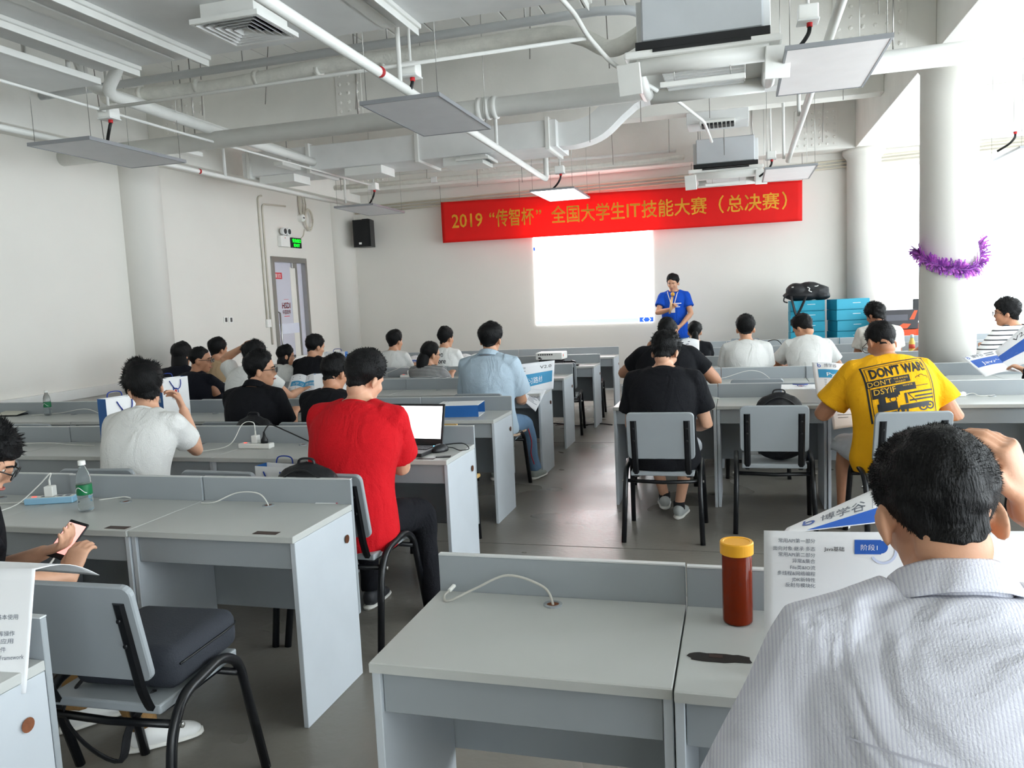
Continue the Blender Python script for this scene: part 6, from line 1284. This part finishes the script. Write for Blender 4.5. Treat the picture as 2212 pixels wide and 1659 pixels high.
# cables through the grommets
g0 = DESKS[(8, 0)]; gx = g0.location.x+0.706*0.5; gy = g0.location.y+DD-0.06
a = at_z(955, 1300, HT)
c = cable('grey network cable arching out of the hole of the nearest right desk', [(gx, gy, HT-0.05), (gx, gy, HT+0.003), (gx-0.03, gy+0.015, HT+0.045), (gx-0.13, gy+0.02, HT+0.07), (gx-0.22, gy+0.0, HT+0.035), (a.x+0.02, a.y+0.0, HT+0.004), (a.x, a.y+0.02, HT+0.01), (a.x+0.01, a.y+0.035, HT+0.02)], mat('grey_cable', (186, 184, 176), 0.5), 0.0038)
box('clear_plug', (0.012, 0.03, 0.01), M_WHITEPLASTIC, (a.x+0.012, a.y+0.05, HT+0.022), c, (0.3, 0, -0.3))
g1 = DESKS[(1, 0)]; gx = g1.location.x+UW*0.5; gy = g1.location.y+DD-0.06
cable('white cable arching out of the hole of the left desk, before the red T-shirt', [(gx, gy, HT-0.04), (gx, gy, HT+0.004), (gx-0.05, gy+0.01, HT+0.05), (gx-0.16, gy+0.015, HT+0.05), (gx-0.26, gy-0.01, HT+0.012), (gx-0.34, gy-0.0, HT+0.004)])
q = at_z(270, 1077, HT); cable('short white cable lying behind the green label bottle', [(q.x-0.1, q.y-0.05, HT+0.004), (q.x-0.04, q.y, HT+0.004), (q.x+0.0, q.y, HT+0.008), (q.x+0.03, q.y+0.005, HT+0.002)])
for i, (px, py) in enumerate(((1530, 862), (1690, 858))):
    q = at_z(px, py, HT); cable(['loose white cable on the desk right of the black T-shirt', 'small white cable loop beside the lying paper bag'][i], [(q.x-0.14, q.y+0.03, HT+0.004), (q.x-0.03, q.y+0.05, HT+0.012), (q.x+0.08, q.y+0.02, HT+0.004), (q.x-0.02, q.y-0.01, HT+0.004), (q.x-0.1, q.y+0.03, HT+0.006)])
q = at_y(1590, 815, 7.6); cable('white cable rising over the desk board behind the yellow T-shirt row', [(q.x-0.25, 7.55, HT+0.004), (q.x-0.1, 7.56, HT+0.03), (q.x+0.1, 7.58, HT+0.085), (q.x+0.22, 7.58, HT+0.07), (q.x+0.3, 7.55, HT+0.01)])
q = on_desk(130, 880); cable('white cable on the left desks behind the blue bag', [(q.x-0.3, q.y-0.03, HT+0.004), (q.x, q.y, HT+0.02), (q.x+0.25, q.y+0.02, HT+0.05), (q.x+0.4, q.y+0.03, HT+0.005)])
q = on_desk(120, 965); cable('white cable along the desk board left of the blue bag', [(q.x-0.4, q.y+0.02, HT+0.01), (q.x-0.1, q.y+0.03, HT+0.02), (q.x+0.1, q.y+0.02, HT+0.012), (q.x+0.3, q.y+0.02, HT+0.006)])
cable('black cable on the floor under the aisle chair near the projector', [(-2.7, 9.6, 0.006), (-2.3, 9.75, 0.006), (-1.95, 9.55, 0.006), (-1.7, 9.7, 0.006), (-1.5, 9.6, 0.006)], M_BLKCABLE, 0.006)
# card with red lanyard on the left desk
q = at_z(712, 1085, HT); cd = empty('name_card', (q.x, q.y, HT+0.001), 0.1); tag(cd, 'white name card with a red edge on the left desk', 'card')
box('card', (0.11, 0.05, 0.002), M_PAPER, (0, 0, 0.001), cd, bev=0); box('red_edge', (0.02, 0.052, 0.003), M_RED, (0.05, 0.0, 0.0022), cd, bev=0); shape_print('lettering', lines(-0.04, 0.012, 3, 0.07, 0.012, 0.004, 2), lambda u, v, l=0: Vector((u, v, 0.0022+l)), M_GREYINK, cd)
# tablet and book at the far left edge
q = at_z(25, 897, HT); tb = empty('tablet', (q.x, q.y, HT+0.001), 0.1); tag(tb, 'thin tablet in a pale cover lying at the far left desk', 'tablet')
box('body', (0.26, 0.18, 0.008), M_BLACKPLASTIC, (0, 0, 0.004), tb); box('cover', (0.25, 0.17, 0.004), mat('pale_cover', (206, 204, 190), 0.6), (0, 0.005, 0.022), tb, rot=(0.12, 0, 0))
# projector on the front left desks
q = on_desk(1187, 785, 9.5); pj = empty('projector', (q.x, q.y+0.13, HT+0.07), -0.04); tag(pj, 'white projector with rear sockets on the aisle desk', 'projector')
box('housing', (0.34, 0.26, 0.09), M_WHITEPLASTIC, (0, 0, 0.055), pj, bev=0.012, seg=2)
for k in range(7): box('rear_socket', (0.02, 0.004, 0.016), M_BLACKPLASTIC, (-0.13+k*0.028, -0.13, 0.075), pj, bev=0)
box('power_socket', (0.03, 0.004, 0.02), M_BLACKPLASTIC, (-0.12, -0.13, 0.035), pj, bev=0); box('sticker', (0.002, 0.02, 0.03), M_ORANGE, (0.17, -0.08, 0.06), pj, bev=0)
for sx in (-0.13, 0.13): tube('foot', [(sx, -0.09, 0), (sx, -0.09, 0.012)], 0.012, M_BLACKPLASTIC, pj, 8)
bk2 = box('book', (0.3, 0.22, 0.066), mat('dark_book', (46, 46, 50), 0.6), (q.x, q.y+0.14, HT+0.036), None, (0, 0, 0.1)); tag(bk2, 'dark box propping up the projector', 'box')
cable('black cables hanging behind the projector', [(q.x-0.1, q.y+0.0, HT+0.10), (q.x-0.12, q.y-0.05, HT+0.05), (q.x-0.2, q.y-0.02, HT+0.01), (q.x-0.35, q.y+0.03, HT+0.006)], M_BLKCABLE, 0.006)
q = on_desk(1238, 788, 9.5); tp = empty('microphone_stand', (q.x, q.y, HT+0.001)); tag(tp, 'small black tripod clamp on the desk right of the projector', 'stand')
tube('arm', round_path([(-0.12, 0.02, 0.05), (-0.02, 0.01, 0.05), (0.03, 0, 0.02)], 0.02), 0.012, M_BLACKPLASTIC, tp, 8); box('clamp', (0.06, 0.04, 0.05), M_BLACKPLASTIC, (0.0, 0, 0.04), tp, rot=(0, 0.3, 0)); box('base', (0.08, 0.06, 0.02), M_BLACKPLASTIC, (0.03, 0, 0.011), tp)
q = on_desk(1113, 795, 8.2); bx1 = box('tissue_box', (0.2, 0.11, 0.12), M_WHITEPLASTIC, (q.x-0.06, q.y+0.12, HT+0.061)); tag(bx1, 'plain white box left of the projector', 'box')
sg = empty('table_sign', (q.x+0.08, q.y+0.0, HT+0.001)); tag(sg, 'pale table sign with small dark marks left of the projector', 'sign')
box('plate', (0.22, 0.004, 0.12), mat('pale_sign', (206, 208, 206), 0.5), (0, 0, 0.06), sg, rot=(-0.15, 0, 0)); box('sign_foot', (0.22, 0.05, 0.003), M_WHITEPLASTIC, (0, 0.02, 0.002), sg)
for k in range(4): box('mark', (0.03, 0.001, 0.01), M_INK, (-0.075+k*0.048, -0.0035, 0.055), sg, rot=(-0.15, 0, 0), bev=0)
# white box on a right desk, cables and tape at the front
q = at_z(1855, 775, HT); tag(box('white_box', (0.3, 0.1, 0.045), M_WHITEPLASTIC, (q.x, 8.95, HT+0.0235)), 'flat white box on the desk right of the leaning white T-shirt', 'box')
q = at_z(1668, 745, 0.75); cable('coil of black cable on the foremost right desk', [(at_y(1650, 740, 11.5).x, 11.5, HT+0.006), (at_y(1660, 740, 11.5).x, 11.55, HT+0.1), (at_y(1680, 740, 11.5).x, 11.5, HT+0.11), (at_y(1690, 740, 11.5).x, 11.45, HT+0.006), (at_y(1665, 740, 11.5).x, 11.4, HT+0.02)], M_BLKCABLE, 0.006)
tp_ = MB().lathe([(0.018, 0), (0.03, 0), (0.03, 0.025), (0.018, 0.025), (0.018, 0.0)], 20).build('tape_roll', mat('yellow_tape', (208, 170, 80), 0.4), None, False, (at_y(1692, 740, 11.5).x+0.06, 11.5, HT+0.001)); tag(tp_, 'small yellow tape roll on the foremost right desk', 'tape')
chair(at_y(1610, 730, 12.15).x, 12.3, 'grey chair standing beyond the foremost right desk', PI)
gm = empty('desk_microphone', (at_y(1489, 720, 11.45).x, 11.45, HT+0.001)); tag(gm, 'black gooseneck microphone on the foremost right desk', 'microphone')
MB().lathe([(0.05, 0), (0.05, 0.015), (0.01, 0.03)], 16).build('base', M_BLACKPLASTIC, gm, True); tube('gooseneck', smooth_path([(0, 0, 0.02), (0, 0, 0.2), (0.0, 0.0, 0.3)], 4), 0.006, M_BLACKPLASTIC, gm, 6); tube('head', [(0, 0, 0.3), (0, 0, 0.38)], [0.016, 0.018], M_BLACKPLASTIC, gm, 10)
# pouch and dark odds on the desk left of the polo shirt
q = at_z(462, 893, HT); po_ = empty('pouch', (q.x, q.y+0.1, HT)); tag(po_, 'crumpled dark plastic pouch on the desk left of the black polo', 'pouch'); blob('pouch_body', [((0, 0, 0.04), (0.07, 0.05, 0.045)), ((0.05, 0, 0.03), (0.05, 0.04, 0.035))], mat('dark_plastic_film', (44, 46, 58), 0.2, var=0.5, vscale=30), po_, 0.01, 0.15, 4)
q = at_z(640, 898, HT); gl_o = empty('cable_bundle', (q.x+0.05, q.y+0.02, HT)); tag(gl_o, 'dark bundle of cables on the desk right of the black polo', 'cable')
for k in range(4): tube('strand', smooth_path([(-0.12, 0.02*k, 0.006), (-0.03, 0.02*k+0.02, 0.05-0.01*k), (0.02, 0.01*k, 0.012), (0.14, 0.03*k-0.03, 0.008)], 5), 0.004, M_BLKCABLE, gl_o, 6)
# ------------------------------------------------------------------ bags on chairs
def soft_bag(label, loc, rz, dims, m, straps=True, seed=1, name='backpack', cat='backpack'):
    e = empty(name, loc, rz); tag(e, label, cat); w, d, h = dims
    blob('bag_body', [((0, 0, h*0.45), (w*0.5, d*0.52, h*0.42)), ((-w*0.22, 0, h*0.55), (w*0.27, d*0.5, h*0.4)), ((w*0.22, 0, h*0.55), (w*0.27, d*0.5, h*0.4)), ((0, 0, h*0.25), (w*0.5, d*0.5, h*0.26)), ((0, 0, h*0.75), (w*0.36, d*0.42, h*0.25))], m, e, 0.012, 0.03, seed)
    blob('front_pocket', [((0, -d*0.4, h*0.35), (w*0.36, d*0.25, h*0.25))], m, e, 0.012, 0.03, seed+1)
    tube('top_handle', smooth_path([(-0.04, 0, h*0.93), (-0.03, 0, h*1.02), (0.03, 0, h*1.02), (0.04, 0, h*0.93)], 5), 0.01, M_BAGBLACK, e, 8, 0.5)
    tube('zip', smooth_path([(-w*0.42, -d*0.36, h*0.5), (-w*0.3, -d*0.38, h*0.8), (0, -d*0.4, h*0.93), (w*0.3, -d*0.38, h*0.8), (w*0.42, -d*0.36, h*0.5)], 5), 0.005, M_BLACKPLASTIC, e, 6)
    if straps:
        for s in (-1, 1): tube('strap', smooth_path([(s*w*0.2, d*0.35, h*0.85), (s*w*0.3, d*0.6, h*0.6), (s*w*0.32, d*0.6, h*0.25), (s*w*0.35, d*0.4, h*0.05)], 5), 0.02, M_BAGBLACK, e, 8, 0.3)
    return e
rb = PEOPLE['red']['base']; soft_bag('black bag hung over the chair back of the red T-shirt', (at_y(664, 1010, rb.y-0.34).x, rb.y-0.345, 0.50), 0.0, (0.36, 0.13, 0.42), M_BAGBLACK, seed=5)
soft_bag('black bag on the chair seat right of the black T-shirt', (0.25, 5.44, 0.455), 0.0, (0.34, 0.15, 0.45), M_BAGBLACK, seed=6)
gbp = soft_bag('grey and black backpack on the chair at the right edge', (1.93, 5.5, 0.455), 0.0, (0.4, 0.2, 0.45), M_BAGGREY, seed=7)
blob('dark_side', [((-0.17, 0.0, 0.24), (0.05, 0.11, 0.19)), ((0.0, -0.02, 0.36), (0.035, 0.1, 0.1))], M_BAGBLACK, gbp, 0.012, 0.02, 3)
box('handle_tag', (0.05, 0.02, 0.015), mat('pale_green_tag', (150, 176, 150), 0.5), (-0.02, -0.02, 0.445), gbp)
nb = soft_bag('black backpack with a white tick mark on the chair of the black polo', (at_y(548, 900, PEOPLE['polo']['base'].y-0.36).x, PEOPLE['polo']['base'].y-0.36, 0.47), 0.0, (0.34, 0.12, 0.44), M_BAGBLACK, seed=8)
sw = [(-0.035, 0.012), (-0.03, 0.0), (-0.02, -0.006), (-0.005, -0.004), (0.04, 0.014), (-0.008, 0.002), (-0.02, 0.002), (-0.026, 0.006)]
shape_print('tick_mark', [(sw, [tuple(range(len(sw)))])], lambda u, v, l=0: Vector((u+0.02, -0.078-l, 0.33+v)), M_WHITEINK, nb)
cz = empty('seat_bag', (-1.83, 2.07, 0.452), 0.06); tag(cz, 'dark grey padded laptop bag lying on the empty chair at lower left', 'bag')
box('bag_body', (0.37, 0.36, 0.135), mat('charcoal_fabric', (44, 48, 56), 0.8, var=0.08, bump=0.3, bscale=200), (0, 0, 0.07), cz, bev=0.045, seg=5); cz.children[-1].data.shade_smooth()
tube('zip', smooth_path([(0.186, -0.15, 0.085), (0.187, 0.0, 0.085), (0.184, 0.13, 0.085), (0.14, 0.181, 0.085), (-0.1, 0.182, 0.085)], 5), 0.004, M_BLACKPLASTIC, cz, 6)
tube('strap', smooth_path([(-0.15, -0.15, 0.03), (-0.2, -0.2, -0.06), (-0.1, -0.24, -0.14), (0.0, -0.22, -0.2), (0.03, -0.2, -0.1), (0.1, -0.16, 0.0)], 5), 0.016, M_BAGBLACK, cz, 8, 0.3)
# patterned cushion under the pale blue shirt
pb = PEOPLE['paleblue'] if 'paleblue' in PEOPLE else PEOPLE[[k for k in PEOPLE if k.startswith('pale')][0]]
cu = empty('cushion', (pb['base'].x+0.02, pb['base'].y+0.08, 0.452)); tag(cu, 'thin patterned cushion under the pale blue shirt', 'cushion')
blob('pad', [((sx, sy, 0.018), (0.14, 0.14, 0.02)) for sx in (-0.11, 0.11) for sy in (-0.1, 0.1)], mat('patterned_cloth', (206, 176, 150), 0.9, var=0.5, vscale=18), cu, 0.008, 0.0, 2)
tube('tie', smooth_path([(0.24, 0.18, 0.02), (0.26, 0.2, -0.1), (0.25, 0.2, -0.2), (0.27, 0.22, -0.3)], 5), 0.004, M_RED, cu, 6)
# microphone and lanyard of the presenter
sp_ = PEOPLE['speaker']
m0, m1 = at_y(1448, 668, 11.98), at_y(1454, 630, 12.0)
mc = empty('microphone', m0); tag(mc, 'gold microphone held up to the mouth by the presenter', 'microphone')
dv_ = m1-m0; tube('handle', [-dv_*0.25, dv_*0.7], [0.014, 0.019], mat('pale_gold', (214, 178, 130), 0.3, metal=0.5), mc, 12); g = MB(); ellipsoid(g, dv_*0.85, (0.03, 0.03, 0.034)); g.build('mesh_head', mat('gold_mesh', (206, 160, 70), 0.4, metal=0.6, bump=0.5, bscale=300), mc, True)
sb = sp_['base']; sh = sp_['shirt']
# prints on garments: lay flat artwork onto the cloth surface
apply_melts()
def cloth_fn(shirt_o, origin, du, dv, toward, lift0=0.0015, sc=1.0, scv=None):
    scv = scv or sc
    """artwork plane (origin, du, dv) pressed along -toward onto the shirt mesh"""
    me = shirt_o.data; base = shirt_o.parent.location
    bvh = BVHTree.FromPolygons([v.co.copy() for v in me.vertices], [tuple(p.vertices) for p in me.polygons])
    o = Vector(origin)-base; du = Vector(du).normalized(); dv = Vector(dv).normalized(); tw = Vector(toward).normalized()
    def fn(u, v, l=0.0):
        p = o+du*u*sc+dv*v*scv; h = bvh.ray_cast(p+tw*0.5, -tw)
        if h[0] is None: h = (bvh.find_nearest(p)[0], tw)
        return h[0]+tw*(lift0+l)
    return fn
ye = PEOPLE['yellow']; yo = ye['sp'](0.5); sx, sz = ye['rt'], (ye['sp'](0.8)-ye['sp'](0.3)).normalized()
tilt = math.radians(9); du = sx*math.cos(tilt)+sz*math.sin(tilt); dv = sz*math.cos(tilt)-sx*math.sin(tilt)*0.4; tw = -ye['fw']*0.95+Vector((0, 0, 0.25))
fn = cloth_fn(ye['shirt'], yo+sz*0.105+sx*0.0, du, dv, tw, sc=1.2, scv=0.98)
K = M_INK; Wd = 0.33
fr = [rect(-0.165, 0.155, 0.165, 0.161), rect(-0.165, -0.2, -0.157, 0.155), rect(0.157, -0.2, 0.162, 0.155), rect(-0.15, 0.142, 0.15, 0.145), rect(-0.15, -0.2, -0.147, 0.142), rect(0.147, -0.2, 0.149, 0.142)]
truck = [rect(-0.03, -0.15, 0.12, -0.12), rect(-0.13, -0.14, -0.04, -0.09), rect(-0.12, -0.10, -0.09, -0.05), rect(-0.08, -0.065, -0.03, -0.045), rect(0.02, -0.06, 0.15, -0.05), rect(0.02, -0.105, 0.15, -0.095), rect(0.05, -0.085, 0.15, -0.075), rect(0.0, -0.05, 0.012, -0.115), rect(0.02, -0.02, 0.13, -0.016),
         ring(-0.02, -0.155, 0.018, 0.027), ring(0.085, -0.15, 0.016, 0.025), ring(0.125, -0.147, 0.016, 0.025), disc(-0.02, -0.155, 0.008), disc(0.085, -0.15, 0.007), disc(0.125, -0.147, 0.007), ring(-0.055, -0.075, 0.013, 0.017), rect(-0.14, -0.165, -0.05, -0.148), stroke([(0.015, -0.05), (0.055, -0.115)], 0.004)]
cloud = [ring(0.085, 0.03, 0.010, 0.013, 0.3, PI), ring(0.105, 0.036, 0.012, 0.015, 0.2, 2.9), ring(0.125, 0.026, 0.010, 0.013, -0.5, 2.2)]
shape_print('shirt_print_frame', fr, fn, K, ye['shirt'].parent, 0.02)
shape_print('shirt_print_title', [text_fit("DON'T WAR!", -0.135, 0.14, 0.075, 0.085, 0.045)], fn, K, ye['body'], 0.02)
for k in range(0): shape_print('shirt_print_title', [shift(text_fit("DON'T WAR!", -0.135, 0.14, 0.075, 0.085, 0.0), (k-1)*0.0025, 0.001*k)], fn, K, ye['body'], 0.02)
shape_print('shirt_print_bars', [rect(-0.165, 0.018, 0.045, 0.062), rect(-0.145, -0.035, 0.065, 0.008), rect(-0.145, -0.055, -0.02, -0.035)], fn, K, ye['body'], 0.02)
M_YINK = mat('yellow_ink', (226, 176, 60), 0.8)
shape_print('shirt_print_words', [text_fit("DON'T", -0.155, -0.045, 0.024, 0.044), text_fit('THE SMOKE', -0.035, 0.035, 0.042, 0.016), text_fit('WAR!!!', -0.03, 0.02, 0.022, 0.016), text_fit('DSYIF', -0.135, -0.035, -0.032, 0.05), text_fit('WHITE', 0.0, 0.05, -0.008, 0.014)], fn, M_YINK, ye['body'], 0.02, 0.0025)
shape_print('shirt_print_truck', truck+cloud, fn, K, ye['body'], 0.02)
le = PEOPLE['lettered']; lz = (le['sp'](0.8)-le['sp'](0.3)).normalized()
fn = cloth_fn(le['shirt'], le['sp'](0.62), le['rt'], lz, -le['fw'])
shape_print('shirt_lettering', [shift(text_fit('More', -0.05, 0.09, 0.02, 0.085), d_, 0) for d_ in (0, 0.003)]+[shift(text_fit('Corps', -0.06, 0.1, -0.06, 0.085), d_, 0) for d_ in (0, 0.003)], fn, M_INK, le['body'], 0.03)
sk = PEOPLE['speaker']; fn = cloth_fn(sk['shirt'], sk['sp'](0.66)+sk['rt']*(-0.07), -sk['rt']*-1.0 if False else sk['rt']*-1.0, (0, 0, 1), sk['fw'])
fn = cloth_fn(sk['shirt'], sk['sp'](0.62), -sk['rt'], (0, 0, 1), sk['fw'])
shape_print('shirt_lettering', [rect(0.0, 0.03, 0.12, 0.042), rect(0.0, 0.005, 0.08, 0.015), rect(0.0, -0.02, 0.1, -0.01)], fn, M_WHITEINK, sk['body'], 0.03)
shape_print('lanyard', [stroke([(-0.09, 0.22), (-0.05, 0.1), (-0.01, -0.04)], 0.012), stroke([(0.07, 0.22), (0.04, 0.1), (0.0, -0.04)], 0.012), rect(-0.03, -0.1, 0.03, -0.03)], fn, mat('lanyard_white', (214, 208, 206), 0.6), sk['body'], 0.03, 0.004)
pl = PEOPLE['polo']

nm = PEOPLE['near']; nz_ = (nm['sp'](0.85)-nm['sp'](0.5)).normalized()
fn = cloth_fn(nm['shirt'], nm['sp'](0.78), nm['rt'], nz_, -nm['fw'])
shape_print('yoke_seam', [stroke([(-0.19+k*0.02, 0.004*math.sin(k*0.5)) for k in range(20)], 0.0025)], fn, mat('pale_lilac_seam_thread', (188, 188, 200), 0.9), nm['body'], 0.02)  # yoke seam drawn as a thin pale lilac stroke
